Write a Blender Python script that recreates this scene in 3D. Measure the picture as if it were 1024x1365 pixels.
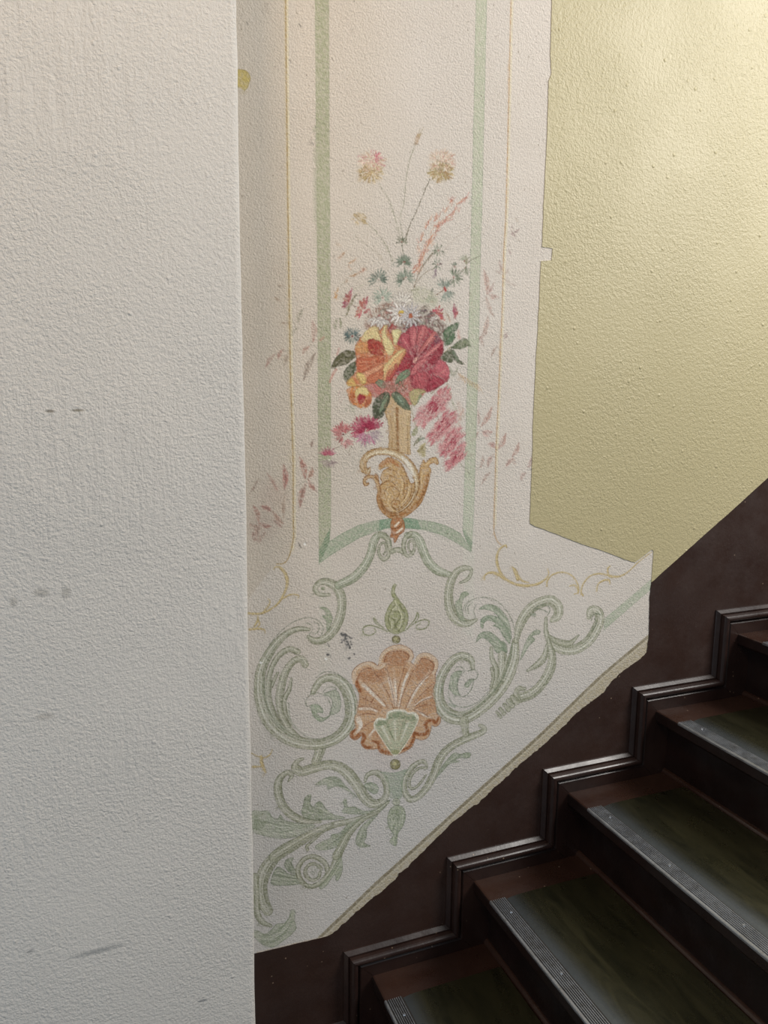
import bpy, bmesh, math, random
import numpy as np
from mathutils import Matrix, Vector
for o in list(bpy.data.objects): bpy.data.objects.remove(o)
random.seed(7); RNG = np.random.default_rng(11)

# ------------------------------------------------------------------ camera
SC = bpy.context.scene
F, PITCH, ROLL, YAW = 1013.88, 0.158139, 0.0090878, 0.376267
CAMH, DIST = 1.705, 1.5
_fw = np.array([math.sin(YAW)*math.cos(PITCH), math.cos(YAW)*math.cos(PITCH), -math.sin(PITCH)])
_r0 = np.array([math.cos(YAW), -math.sin(YAW), 0.0]); _u0 = np.cross(_r0, _fw)
_r = _r0*math.cos(ROLL)+_u0*math.sin(ROLL); _u = -_r0*math.sin(ROLL)+_u0*math.cos(ROLL)
cd = bpy.data.cameras.new('camera'); cam = bpy.data.objects.new('camera', cd)
SC.collection.objects.link(cam); SC.camera = cam
cam.matrix_world = Matrix(((_r[0], _u[0], -_fw[0], 0), (_r[1], _u[1], -_fw[1], -DIST), (_r[2], _u[2], -_fw[2], CAMH), (0, 0, 0, 1)))
cd.sensor_fit = 'AUTO'; cd.sensor_width = 36; cd.lens = 36*F/1365; cd.clip_start = 0.02

# ------------------------------------------------------------------ world, lights, exposure
w = bpy.data.worlds.new('world'); SC.world = w; w.use_nodes = True
w.node_tree.nodes['Background'].inputs[0].default_value = (0.78, 0.90, 1.0, 1)
w.node_tree.nodes['Background'].inputs[1].default_value = 0.36
def area(name, loc, target, sx, sy, power, col):
    l = bpy.data.lights.new(name, 'AREA'); l.shape = 'RECTANGLE'; l.size = sx; l.size_y = sy
    l.energy = power; l.color = col
    o = bpy.data.objects.new(name, l); SC.collection.objects.link(o); o.location = loc
    d = Vector(target)-Vector(loc); o.rotation_euler = d.to_track_quat('-Z', 'Y').to_euler()
    return o
area('window_daylight', (3.1, -1.6, 3.35), (1.0, 0, 1.5), 1.0, 1.4, 108, (1.0, 0.965, 0.915))
area('cool_low_fill', (-1.6, -1.35, 0.9), (-0.1, 0, 0.9), 0.9, 1.4, 7, (0.66, 0.83, 1.0))  # added cool fill with no visible source, tints the lower pier
area('warm_top_fill', (-0.5, -1.15, 3.5), (-0.1, 0, 2.2), 0.5, 0.5, 19, (1.0, 0.76, 0.52))  # added warm fill, unseen, brightens the top of pier and wall
SC.view_settings.view_transform = 'Standard'; SC.view_settings.look = 'None'
SC.view_settings.gamma = 1; SC.view_settings.use_curve_mapping = False
SC.view_settings.exposure = 0.0

# ------------------------------------------------------------------ helpers
def s2l(c):
    c = np.asarray(c, dtype=float)/255.0
    return np.where(c <= 0.04045, c/12.92, ((c+0.055)/1.055)**2.4)
def link(o, parent=None):
    SC.collection.objects.link(o)
    if parent is not None: o.parent = parent
    return o
def wpos(o):
    p = Vector((0, 0, 0))
    while o is not None: p = p+o.location; o = o.parent
    return p
def empty(name, loc):
    o = bpy.data.objects.new(name, None); o.location = loc; o.empty_display_size = 0.1
    return link(o)
def mesh_obj(name, verts, faces, mat, parent=None, smooth=False):
    base = wpos(parent) if parent is not None else Vector((0, 0, 0))
    me = bpy.data.meshes.new(name)
    me.from_pydata([(v[0]-base.x, v[1]-base.y, v[2]-base.z) for v in verts], [], faces)
    me.materials.append(mat); me.update()
    bm = bmesh.new(); bm.from_mesh(me); bmesh.ops.recalc_face_normals(bm, faces=bm.faces); bm.to_mesh(me); bm.free()
    if smooth:
        for p in me.polygons: p.use_smooth = True
    return link(bpy.data.objects.new(name, me), parent)
def bm_obj(name, bm, mat, parent=None, smooth=False):
    bmesh.ops.recalc_face_normals(bm, faces=bm.faces)
    if parent is not None:
        bmesh.ops.translate(bm, vec=-wpos(parent), verts=bm.verts)
    me = bpy.data.meshes.new(name); bm.to_mesh(me); bm.free(); me.materials.append(mat)
    if smooth:
        for p in me.polygons: p.use_smooth = True
    return link(bpy.data.objects.new(name, me), parent)
def box(bm, a, b, bev=0.0, seg=2):
    v = [bm.verts.new((x, y, z)) for x in (a[0], b[0]) for y in (a[1], b[1]) for z in (a[2], b[2])]
    fs = [bm.faces.new([v[i] for i in f]) for f in ((0, 1, 3, 2), (4, 6, 7, 5), (0, 4, 5, 1), (2, 3, 7, 6), (0, 2, 6, 4), (1, 5, 7, 3))]
    if bev:
        es = list({e for f in fs for e in f.edges})
        bmesh.ops.bevel(bm, geom=es, offset=bev, segments=seg, affect='EDGES', profile=0.6)
def ray(px, py):
    px = np.asarray(px, float); py = np.asarray(py, float)
    return _r[None]*((px-512)/F)[..., None]-_u[None]*((py-682.5)/F)[..., None]+_fw[None]
def wallpt(px, py, yp=0.0):
    d = ray(np.atleast_1d(px), np.atleast_1d(py)); t = (DIST+yp)/d[:, 1]
    return np.stack([d[:, 0]*t, CAMH+d[:, 2]*t], 1)

# ------------------------------------------------------------------ materials
class NT:
    def __init__(s, name):
        s.m = bpy.data.materials.new(name); s.m.use_nodes = True; s.t = s.m.node_tree
        s.b = s.t.nodes['Principled BSDF']; s.pos = s.t.nodes.new('ShaderNodeNewGeometry').outputs['Position']
    def n(s, t, **k):
        x = s.t.nodes.new(t)
        for a, b in k.items(): setattr(x, a, b)
        return x
    def l(s, a, b): s.t.links.new(a, b)
    def noise(s, scale, detail=3, rough=0.5, vec=None, dist=0.0):
        x = s.n('ShaderNodeTexNoise'); x.inputs['Scale'].default_value = scale; x.inputs['Detail'].default_value = detail
        x.inputs['Roughness'].default_value = rough; x.inputs['Distortion'].default_value = dist
        s.l(vec or s.pos, x.inputs['Vector']); return x.outputs[0]
    def mapping(s, sc, rot=(0, 0, 0)):
        x = s.n('ShaderNodeMapping'); x.inputs['Scale'].default_value = sc; x.inputs['Rotation'].default_value = rot
        s.l(s.pos, x.inputs['Vector']); return x.outputs[0]
    def ramp(s, v, stops):
        x = s.n('ShaderNodeValToRGB'); e = x.color_ramp.elements
        while len(e) < len(stops): e.new(0.5)
        for i, (p, c) in enumerate(stops):
            e[i].position = p; e[i].color = (c, c, c, 1) if not hasattr(c, '__len__') else (*c, 1)
        s.l(v, x.inputs[0]); return x.outputs[0]
    def mix(s, f, a, b, mode='MIX'):
        x = s.n('ShaderNodeMix', data_type='RGBA', blend_type=mode)
        for sock, v in ((x.inputs[0], f), (x.inputs[6], a), (x.inputs[7], b)):
            if hasattr(v, 'is_output') or isinstance(v, bpy.types.NodeSocket): s.l(v, sock)
            else: sock.default_value = v if not hasattr(v, '__len__') else (*v[:3], 1)
        return x.outputs[2]
    def math(s, op, a, b=None):
        x = s.n('ShaderNodeMath', operation=op)
        for i, v in enumerate((a, b)):
            if v is None: continue
            if isinstance(v, bpy.types.NodeSocket): s.l(v, x.inputs[i])
            else: x.inputs[i].default_value = v
        return x.outputs[0]
    def bump(s, h, strength, dist, prev=None):
        x = s.n('ShaderNodeBump'); x.inputs['Strength'].default_value = strength; x.inputs['Distance'].default_value = dist
        s.l(h, x.inputs['Height'])
        if prev is not None: s.l(prev, x.inputs['Normal'])
        s.l(x.outputs[0], s.b.inputs['Normal']); return x.outputs[0]
    def col(s, v):
        if isinstance(v, bpy.types.NodeSocket): s.l(v, s.b.inputs['Base Color'])
        else: s.b.inputs['Base Color'].default_value = (*v[:3], 1)

def plaster_relief(m, fine=0.55, coarse=0.4, blobs=0.5, streak=0.0):
    """sprayed / brushed lime plaster: orange-peel, lumps and pimples"""
    warp = m.noise(9, 2)
    vd = m.n('ShaderNodeVectorMath', operation='SCALE'); m.l(m.pos, vd.inputs[0]); vd.inputs['Scale'].default_value = 1.0
    a = m.noise(250, 3, 0.6); b = m.noise(115, 3, 0.6, dist=0.4)
    patch = m.ramp(m.noise(3.5, 2), [(0.36, 0.6), (0.56, 1.0)])
    ha = m.math('MULTIPLY', a, patch)
    n1 = m.bump(ha, fine, 0.006)
    n2 = m.bump(m.math('MULTIPLY', b, patch), coarse, 0.008, n1)
    v = m.n('ShaderNodeTexVoronoi'); v.inputs['Scale'].default_value = 26; m.l(m.pos, v.inputs['Vector'])
    pim = m.ramp(v.outputs['Distance'], [(0.0, 1.0), (0.12, 0.0)])
    n3 = m.bump(pim, blobs, 0.003, n2)
    if streak:
        st = m.noise(30, 4, 0.6, vec=m.mapping((2.2, 1, 0.35), (0, 0.35, 0)))
        msk = m.ramp(m.noise(2.2, 1), [(0.52, 0.0), (0.62, 1.0)])
        n3 = m.bump(m.math('MULTIPLY', st, msk), streak, 0.012, n3)
    return n3

def mat_mural():
    m = NT('painted_lime_plaster')
    at = m.n('ShaderNodeAttribute', attribute_name='Paint').outputs['Color']
    # wear: paint thins on the tops of the grain, tiny pits hold dirt
    g = m.ramp(m.noise(330, 2, 0.6), [(0.30, 0.88), (0.70, 1.07)])
    c = m.mix(1.0, at, g, 'MULTIPLY')
    blotch = m.ramp(m.noise(5, 3, 0.6), [(0.3, (0.965, 0.955, 0.94)), (0.7, (1.03, 1.03, 1.03))])
    c = m.mix(1.0, c, blotch, 'MULTIPLY')
    v = m.n('ShaderNodeTexVoronoi'); v.inputs['Scale'].default_value = 75; m.l(m.pos, v.inputs['Vector'])
    pit = m.ramp(v.outputs['Distance'], [(0.07, 1.0), (0.16, 0.0)])
    sel = m.ramp(m.noise(24, 2), [(0.56, 0.0), (0.64, 0.6)])
    c = m.mix(m.math('MULTIPLY', pit, sel), c, s2l((120, 108, 92)))
    m.col(c); m.b.inputs['Roughness'].default_value = 0.85; m.b.inputs['Specular IOR Level'].default_value = 0.2
    plaster_relief(m, 0.46, 0.22, 0.25); return m.m
def mat_plaster(name, base, dark, streak=0.0, spec=0.3, rough=0.7, spots=(), **k):
    m = NT(name)
    c = m.mix(m.ramp(m.noise(1.6, 3, 0.6), [(0.35, 0.0), (0.7, 1.0)]), base, dark)
    for (px, py, rx, rz, col_, al) in spots:      # grey scuffs and stains rubbed into the paint
        q = wallpt(px, py, -0.15)[0]; vm = m.n('ShaderNodeVectorMath', operation='SUBTRACT'); m.l(m.pos, vm.inputs[0]); vm.inputs[1].default_value = (q[0], -0.15, q[1])
        mp = m.n('ShaderNodeMapping'); mp.inputs['Scale'].default_value = (1/rx, 0, 1/rz); m.l(vm.outputs[0], mp.inputs['Vector'])
        ln_ = m.n('ShaderNodeVectorMath', operation='LENGTH'); m.l(mp.outputs[0], ln_.inputs[0])
        dd_ = m.math('ADD', ln_.outputs['Value'], m.math('MULTIPLY', m.noise(120, 3, 0.7), 0.8))
        c = m.mix(m.ramp(m.math('SUBTRACT', dd_, 0.4), [(0.35, al), (1.0, 0.0)]), c, s2l(col_))
    m.col(c); m.b.inputs['Roughness'].default_value = rough; m.b.inputs['Specular IOR Level'].default_value = spec
    plaster_relief(m, streak=streak, **k); return m.m
def mat_gloss(name, base, worn, rough=0.3, bump=0.25, flecks=True, spec=0.5):
    m = NT(name)
    c = m.mix(m.ramp(m.noise(7, 4, 0.6), [(0.4, 0.0), (0.75, 1.0)]), base, worn)
    if flecks:
        v = m.n('ShaderNodeTexVoronoi'); v.inputs['Scale'].default_value = 42; m.l(m.pos, v.inputs['Vector'])
        f = m.ramp(v.outputs['Distance'], [(0.05, 1.0), (0.09, 0.0)])
        sel = m.ramp(m.noise(6, 2), [(0.54, 0.0), (0.60, 0.8)])
        c = m.mix(m.math('MULTIPLY', f, sel), c, s2l((150, 128, 108)))
    m.col(c); m.l(m.ramp(m.noise(11, 4, 0.65), [(0.3, rough*0.75), (0.7, rough*1.5)]), m.b.inputs['Roughness'])
    m.b.inputs['Specular IOR Level'].default_value = spec
    n1 = m.bump(m.noise(90, 3, 0.6), bump, 0.003); m.bump(m.noise(18, 3), bump, 0.006, n1)
    return m.m
def mat_lino():
    m = NT('green_marbled_linoleum')
    st = m.noise(26, 5, 0.65, vec=m.mapping((1.0, 0.22, 1.0)), dist=0.7)
    c = m.mix(m.ramp(st, [(0.35, 0.0), (0.62, 1.0)]), s2l((38, 38, 27)), s2l((60, 58, 41)))
    # the colour turns bluish grey along the front edge
    front_grey = m.n('ShaderNodeAttribute', attribute_name='FrontGrey').outputs['Fac']
    c = m.mix(m.math('MULTIPLY', front_grey, m.ramp(m.noise(20, 3), [(0.2, 0.75), (0.7, 1.0)])), c, s2l((84, 90, 95)))
    m.col(c); m.l(m.ramp(m.noise(14, 4, 0.6), [(0.3, 0.24), (0.7, 0.36)]), m.b.inputs['Roughness'])
    m.bump(m.noise(70, 3, 0.6), 0.12, 0.003); return m.m
def mat_metal():
    m = NT('worn_ribbed_metal')
    m.col(m.mix(m.ramp(m.noise(60, 3, 0.6), [(0.5, 0.0), (0.75, 0.6)]), s2l((178, 182, 188)), s2l((140, 138, 134))))
    m.b.inputs['Metallic'].default_value = 0.9; m.l(m.ramp(m.noise(40, 3), [(0.3, 0.28), (0.7, 0.5)]), m.b.inputs['Roughness']); return m.m

M_MURAL = mat_mural()
M_LEFT = mat_plaster('pale_cream_wall_paint', s2l((215, 210, 203)), s2l((210, 206, 200)), streak=0.3, fine=0.5, coarse=0.26, blobs=0.4, spots=[(67, 548, 0.010, 0.0035, (120, 112, 98), 0.8), (104, 547, 0.014, 0.003, (128, 120, 104), 0.8), (55, 790, 0.016, 0.010, (168, 164, 156), 0.6), (88, 790, 0.010, 0.014, (166, 162, 154), 0.6), (18, 803, 0.008, 0.010, (164, 160, 152), 0.6), (130, 1268, 0.060, 0.007, (160, 160, 158), 0.8), (60, 955, 0.020, 0.008, (176, 170, 162), 0.6), (40, 1268, 0.008, 0.006, (150, 150, 148), 0.6), (270, 1334, 0.014, 0.004, (140, 140, 140), 0.8)])
M_WALL = mat_plaster('bare_plaster', s2l((190, 182, 168)), s2l((180, 172, 158)))
M_YELLOW = mat_plaster('yellow_ochre_wall_paint', s2l((186, 175, 137)), s2l((182, 171, 132)), spec=0.5, rough=0.45, fine=0.32, coarse=0.3, blobs=0.6)
M_DADO = mat_gloss('dark_brown_oil_paint', s2l((50, 34, 29)), s2l((57, 40, 34)), rough=0.42, bump=0.22)
M_SKIRT = mat_gloss('dark_brown_varnished_wood', s2l((36, 23, 20)), s2l((52, 36, 31)), rough=0.3, bump=0.08, spec=0.42)
M_TREAD = mat_gloss('reddish_brown_painted_tread', s2l((47, 30, 24)), s2l((60, 41, 33)), rough=0.28, bump=0.15)
M_RISER = mat_gloss('blackish_brown_riser_paint', s2l((25, 15, 13)), s2l((33, 20, 17)), rough=0.35, bump=0.15, flecks=False)
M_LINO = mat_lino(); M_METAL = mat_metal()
M_GRIME_SHADE = mat_gloss('grime_and_groove_shade', s2l((30, 28, 26)), s2l((42, 38, 34)), rough=0.6, bump=0.1, flecks=False)  # grime with the groove shade painted in, so the ribs stand out
M_FLOOR = mat_gloss('dark_landing_floor', s2l((60, 50, 42)), s2l((70, 60, 50)), rough=0.35)

# ------------------------------------------------------------------ structure: wall, pier, floor
bm = bmesh.new(); box(bm, (-1.4, 0.002, 0), (4.2, 0.25, 4.2))
wall_back = bm_obj('wall_back', bm, M_WALL); wall_back['kind'] = 'structure'
wall_back['label'] = 'back wall of the stairwell behind the mural and the stairs'
bm = bmesh.new(); box(bm, (-3.0, -5.0, -0.15), (5.0, 0.0, 0.0)); fl = bm_obj('floor', bm, M_FLOOR); fl['kind'] = 'structure'
# pier: box with a softly uneven right-hand arris
PY = -0.15; PX = 0.2672
bm = bmesh.new(); prof = []
NZ = 210
rr = np.convolve(RNG.normal(0, 1, NZ+40), np.ones(4)/4, 'same')
rows = []
for k in range(NZ+1):
    z = 4.2*k/NZ; j = 0.0009*rr[k]+0.0012*math.sin(z*9.1)*0.5
    row = [(-1.4, PY), (-0.4, PY), (PX-0.012+j, PY), (PX-0.004+j, PY+0.0012), (PX-0.001+j, PY+0.004), (PX+j, PY+0.012), (PX, 0.0)]
    rows.append([bm.verts.new((x, y, z)) for x, y in row])
for a, b in zip(rows[:-1], rows[1:]):
    for i in range(len(a)-1): bm.faces.new((a[i], a[i+1], b[i+1], b[i]))
wl = bm_obj('wall_left', bm, M_LEFT, smooth=True); wl['kind'] = 'structure'
wl['label'] = 'pale cream rough-plastered wall pier in front of the mural'

def ragged(pts, amp, step=0.006, seed=0):
    """wall-plane polyline with small brush irregularities"""
    rg = np.random.default_rng(seed); out = []; js = [0.0]
    for (a, b) in zip(pts[:-1], pts[1:]):
        a = np.array(a); b = np.array(b); d = b-a; L = np.hypot(*d); n = max(1, int(L/step)); nn = np.array([-d[1], d[0]])/max(L, 1e-9)
        for i in range(n):
            js.append(js[-1]*0.72+rg.normal(0, amp)*0.6); j = js[-1]+rg.normal(0, amp*0.25)
            out.append(a+d*i/n+nn*j)
    out.append(np.array(pts[-1])); return out
def coat(name, outline, thick, mat, parent):
    """a coat of paint: flat sheet with a real edge standing proud of the wall"""
    n = len(outline); v = [(p[0], -thick, p[1]) for p in outline]+[(p[0], 0.0019, p[1]) for p in outline]
    f = [tuple(range(n))]+[(i, (i+1) % n, n+(i+1) % n, n+i) for i in range(n)]
    return mesh_obj(name, v, f, mat, parent)
def W(pts): return [tuple(q) for q in wallpt([p[0] for p in pts], [p[1] for p in pts])]
EDGE_V = W([(736.6, -60), (735.6, 0), (735, 30), (733.5, 70), (735.2, 98), (731.5, 108), (729, 190), (725, 270), (722.7, 329)])
EDGE_N = W([(722.7, 329), (736.4, 331.5), (735.3, 347), (721.2, 348)])
EDGE_W = W([(721.2, 348), (717, 440), (713.5, 500), (710.8, 560), (708.5, 640), (706.2, 690), (706.4, 697.8), (712.6, 701.2), (745, 713), (774, 724.6), (805, 735), (833.6, 746), (846.5, 749.8), (857, 741.5), (868.3, 732.6), (871.2, 734), (870.7, 742), (869.6, 760), (868.2, 776)])
DADO_TOP = W([(868.2, 776), (920.9, 728.7), (965.8, 689.2), (1024, 636.2), (1150, 520)])
MUR_R = W([(868.2, 776), (866, 800), (865, 847), (862.6, 869.5)])
BAND_OUT = W([(862.6, 869.5), (850, 881), (837.6, 890), (820, 905), (801.7, 923.7), (775, 946), (741, 977.6), (700, 1013), (660, 1049.7), (630, 1075), (596, 1102.8), (559, 1141), (520, 1178), (475, 1216.6), (440.6, 1245.5)])
MUR_BOT = W([(440.6, 1245.5), (436, 1248), (400, 1256.5), (343, 1270.2), (330, 1273.4)])
mur_right = ragged(EDGE_V, 0.0005, seed=1)[:-1]+ragged(EDGE_N, 0.0004, seed=2)[:-1]+ragged(EDGE_W, 0.0004, seed=3)[:-1]
dado_edge = ragged(MUR_R, 0.0007, 0.004, seed=4)[:-1]+ragged(BAND_OUT, 0.0018, 0.005, seed=5)[:-1]+ragged(MUR_BOT, 0.0003, seed=6)[:-1]
dtop = ragged(DADO_TOP, 0.0003, seed=8)
corner = np.array(DADO_TOP[-1]); slope = (DADO_TOP[-1][1]-DADO_TOP[0][1])/(DADO_TOP[-1][0]-DADO_TOP[0][0])
far = np.array([4.2, DADO_TOP[0][1]+slope*(4.2-DADO_TOP[0][0])])
coat('yellow_paint', mur_right+dtop+[far, np.array([4.2, 4.2]), np.array([EDGE_V[0][0]+0.03, 4.2])], 0.0012, M_YELLOW, wall_back)
dd = coat('brown_paint', list(reversed(dtop))[:-1]+dado_edge+[np.array(MUR_BOT[-1]), np.array([0.05, MUR_BOT[-1][1]]), np.array([0.05, 0.0]), np.array([4.2, 0.0]), far], 0.0014, M_DADO, wall_back)

# ------------------------------------------------------------------ mural: brush strokes laid on a fine grid of the wall plane
PITCH_ = 0.00115
GX0, GX1, GZ0, GZ1 = 0.252, 1.338, 0.455, 2.62
GW = int((GX1-GX0)/PITCH_)+1; GH = int((GZ1-GZ0)/PITCH_)+1
CV = np.zeros((GH, GW, 3), np.float32); IDM = np.zeros((GH, GW), np.int16)
PARTS = [('ground', None)]; CUR = [0]
KP = 1.22                                   # pigment reflectance relative to the colours noted from the photograph
def pig(c):
    c = np.asarray(c, float); g_ = c.mean(); c = g_+(c-g_)*0.83; c = c*0.97+np.array((190, 180, 168))*0.03
    return (s2l(c)*KP).astype(np.float32)
NZT = RNG.random((GH//3+2, GW//3+2)).astype(np.float32)
NZT = np.kron(NZT, np.ones((3, 3), np.float32))[:GH, :GW]
NZT = (NZT+np.roll(NZT, 1, 0)+np.roll(NZT, 1, 1)+np.roll(NZT, 2, 0)+np.roll(NZT, 2, 1))/5
NZT = np.clip((NZT-0.5)*2.2+0.5, 0, 1)
FR = {'A': (460, 570, 7.314), 'B': (410, 680, 4.452), 'C': (450, 840, 6.827), 'D': (640, 700, 4.452), 'E': (330, 700, 6.827),
      'F': (335, 820, 6.827), 'G': (335, 990, 4.655), 'H': (335, 1100, 6.827), 'I': (490, 980, 6.024), 'J': (570, 770, 6.4),
      'K': (640, 780, 4.452), 'L': (440, 160, 5.12), 'M': (420, 340, 8.533), 'N': (530, 340, 8.533), 'O': (420, 420, 8.533),
      'P': (530, 420, 8.533), 'Q': (420, 510, 8.533), 'R': (530, 510, 8.533), 'S': (320, 380, 7.583), 'T': (320, 560, 7.583),
      'U': (610, 280, 7.583), 'V': (610, 440, 6.827), 'X': (0, 0, 1.0)}
def G(fr, pts):
    x0, y0, s = FR[fr]; p = np.asarray(pts, float).reshape(-1, 2); q = wallpt(x0+p[:, 0]/s, y0+p[:, 1]/s)
    return np.stack([(q[:, 0]-GX0)/PITCH_, (q[:, 1]-GZ0)/PITCH_], 1)
def gs(fr, pt):
    a = G(fr, [pt, (pt[0]+FR[fr][2], pt[1]), (pt[0], pt[1]+FR[fr][2])])
    return 0.5*(np.hypot(*(a[1]-a[0]))+np.hypot(*(a[2]-a[0])))/FR[fr][2]   # cells per frame unit
def spl(p, wd=None, closed=False, sub=5):
    p = np.asarray(p, float); n = len(p)
    if n < 3 and not closed: return p, (None if wd is None else np.asarray(wd, float))
    A = np.column_stack([p, wd]) if wd is not None else p
    if closed: E_ = np.vstack([A[-1], A, A[0], A[1]]); m = n
    else: E_ = np.vstack([2*A[0]-A[1], A, 2*A[-1]-A[-2]]); m = n-1
    out = []
    t = np.linspace(0, 1, sub, endpoint=False)[:, None]
    for i in range(m):
        a, b, c, d = E_[i], E_[i+1], E_[i+2], E_[i+3]
        out.append(0.5*((2*b)+(c-a)*t+(2*a-5*b+4*c-d)*t*t+(3*b-a-3*c+d)*t**3))
    if not closed: out.append(A[-1:])
    o = np.vstack(out)
    return (o[:, :2], np.maximum(o[:, 2], 0.3)) if wd is not None else (o, None)
def bbox(p, pad):
    x0 = max(0, int(p[:, 0].min()-pad)); x1 = min(GW, int(p[:, 0].max()+pad)+2)
    y0 = max(0, int(p[:, 1].min()-pad)); y1 = min(GH, int(p[:, 1].max()+pad)+2)
    return x0, x1, y0, y1
def segd(p, hw, bb, pad, closed=False):
    x0, x1, y0, y1 = bb; D = np.full((y1-y0, x1-x0), 1e3, np.float32)
    n = len(p); m = n if closed else n-1
    for i in range(max(m, 1)):
        a = p[i]; b = p[(i+1) % n] if n > 1 else p[i]; r = pad+max(hw[i], hw[(i+1) % n])
        u0 = max(x0, int(min(a[0], b[0])-r)); u1 = min(x1, int(max(a[0], b[0])+r)+2)
        v0 = max(y0, int(min(a[1], b[1])-r)); v1 = min(y1, int(max(a[1], b[1])+r)+2)
        if u1 <= u0 or v1 <= v0: continue
        X = np.arange(u0, u1)[None, :]-a[0]; Y = np.arange(v0, v1)[:, None]-a[1]
        d = b-a; L = max(d@d, 1e-6); t = np.clip((X*d[0]+Y*d[1])/L, 0, 1)
        dd = np.sqrt((X-t*d[0])**2+(Y-t*d[1])**2)-(hw[i]+(hw[(i+1) % n]-hw[i])*t)
        s = D[v0-y0:v1-y0, u0-x0:u1-x0]; np.minimum(s, dd, out=s)
    return D
def inside(p, bb):
    x0, x1, y0, y1 = bb; X = np.arange(x0, x1)[None, :]+1e-4; Y = np.arange(y0, y1)[:, None]+1e-4
    ins = np.zeros((y1-y0, x1-x0), bool); n = len(p)
    for i in range(n):
        a = p[i]; b = p[(i+1) % n]
        if a[1] == b[1]: continue
        c = ((a[1] > Y) != (b[1] > Y))
        ins ^= c & (X < (b[0]-a[0])*(Y-a[1])/(b[1]-a[1])+a[0])
    return ins
def part(name, parent=None):
    PARTS.append((name, parent)); CUR[0] = len(PARTS)-1; return CUR[0]
def lay(cov, bb, c, alpha=1.0, tex=0.25, idt=0.3, cid=True):
    x0, x1, y0, y1 = bb
    a = cov*alpha*(1-tex+tex*2*NZT[y0:y1, x0:x1]*np.minimum(1, 1)); a = np.clip(a, 0, 1)
    CV[y0:y1, x0:x1] = CV[y0:y1, x0:x1]*(1-a[..., None])+pig(c)*a[..., None]
    if cid:
        s = IDM[y0:y1, x0:x1]; s[cov > 0.45] = CUR[0]
def st(fr, pts, wd, c, alpha=0.85, soft=1.2, tex=0.25, closed=False, cid=True, mask=None, idt=0.3, sub=5):
    """soft brush stroke; widths are full widths in frame units"""
    k = gs(fr, pts[0]); g_ = G(fr, pts)
    wd = [wd]*len(g_) if np.isscalar(wd) else list(wd)
    wd = np.interp(np.linspace(0, 1, len(g_)), np.linspace(0, 1, len(wd)), wd)*k*0.5
    p, h = spl(g_, wd, closed, sub)
    if h is None: h = wd
    pad = soft+2; bb = bbox(p, pad+h.max())
    if bb[1] <= bb[0] or bb[3] <= bb[2]: return None
    D = segd(p, h, bb, pad, closed); cov = np.clip(0.5-D/soft, 0, 1)
    if mask is not None: cov = cov*mask_at(mask, bb)
    lay(cov, bb, c, alpha, tex, idt, cid); return (D, bb)
def mask_at(mask, bb):
    M, mb = mask; out = np.zeros((bb[3]-bb[2], bb[1]-bb[0]), np.float32)
    x0, x1, y0, y1 = max(bb[0], mb[0]), min(bb[1], mb[1]), max(bb[2], mb[2]), min(bb[3], mb[3])
    if x1 > x0 and y1 > y0: out[y0-bb[2]:y1-bb[2], x0-bb[0]:x1-bb[0]] = M[y0-mb[2]:y1-mb[2], x0-mb[0]:x1-mb[0]]
    return out
def pg(fr, pts, c, alpha=0.85, soft=1.3, edge=None, ew=1.0, ea=0.7, smooth=True, tex=0.25, cid=True, sub=4, c2=None, grad=None):
    """filled shape, optional darker contour; returns its mask"""
    g_ = G(fr, pts); p = spl(g_, None, True, sub)[0] if smooth else g_
    bb = bbox(p, 5)
    ins = inside(p, bb); D = segd(p, np.zeros(len(p)), bb, 5, True); S = np.where(ins, -D, D)
    cov = np.clip(0.5-S/soft, 0, 1); lay(cov, bb, c, alpha, tex, cid=cid)
    if c2 is not None:      # second tone fading in along a direction (frame angle, degrees)
        th = math.radians(grad); X = np.arange(bb[0], bb[1])[None, :]; Y = np.arange(bb[2], bb[3])[:, None]
        t = X*math.cos(th)+Y*math.sin(th); tt = t[ins] if ins.any() else t
        t = np.clip((t-tt.min())/(tt.max()-tt.min()+1e-6), 0, 1)
        lay(cov*t, bb, c2, alpha, tex, cid=False)
    if edge is not None and fr in 'FGHIJK' and edge[1] >= edge[0] and smooth: leafhatch(fr, pts, (cov.astype(np.float32), bb)); edge = tuple(np.array(edge)*0.93)
    if edge is not None: lay(np.clip(1.2-np.abs(S+0.4)/ew, 0, 1), bb, edge, ea, 0.35, idt=0.4, cid=cid)
    return (cov.astype(np.float32), bb)
def leafhatch(fr, pts, m_, n=None):
    """brush hatching that follows the length of a painted acanthus leaf"""
    P_ = np.asarray(pts, float); c_ = P_.mean(0); u, sv, vt = np.linalg.svd(P_-c_); d = vt[0]; e = vt[1]
    Lh = np.abs((P_-c_)@d).max(); Wh = np.abs((P_-c_)@e).max(); n = n or int(10+Wh/4)
    for i in range(n):
        o = c_+d*RNG.uniform(-.7, .7)*Lh+e*RNG.uniform(-.8, .8)*Wh; L = Lh*RNG.uniform(.18, .45); k_ = RNG.uniform(-.12, .12)
        st(fr, [tuple(o-d*L), tuple(o+e*Wh*k_), tuple(o+d*L)], [2, 7, 2], ((122, 132, 108), (198, 199, 182), (134, 144, 120))[i % 3], 0.6, 1.1, 0.3, mask=m_, cid=False, sub=2)
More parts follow.
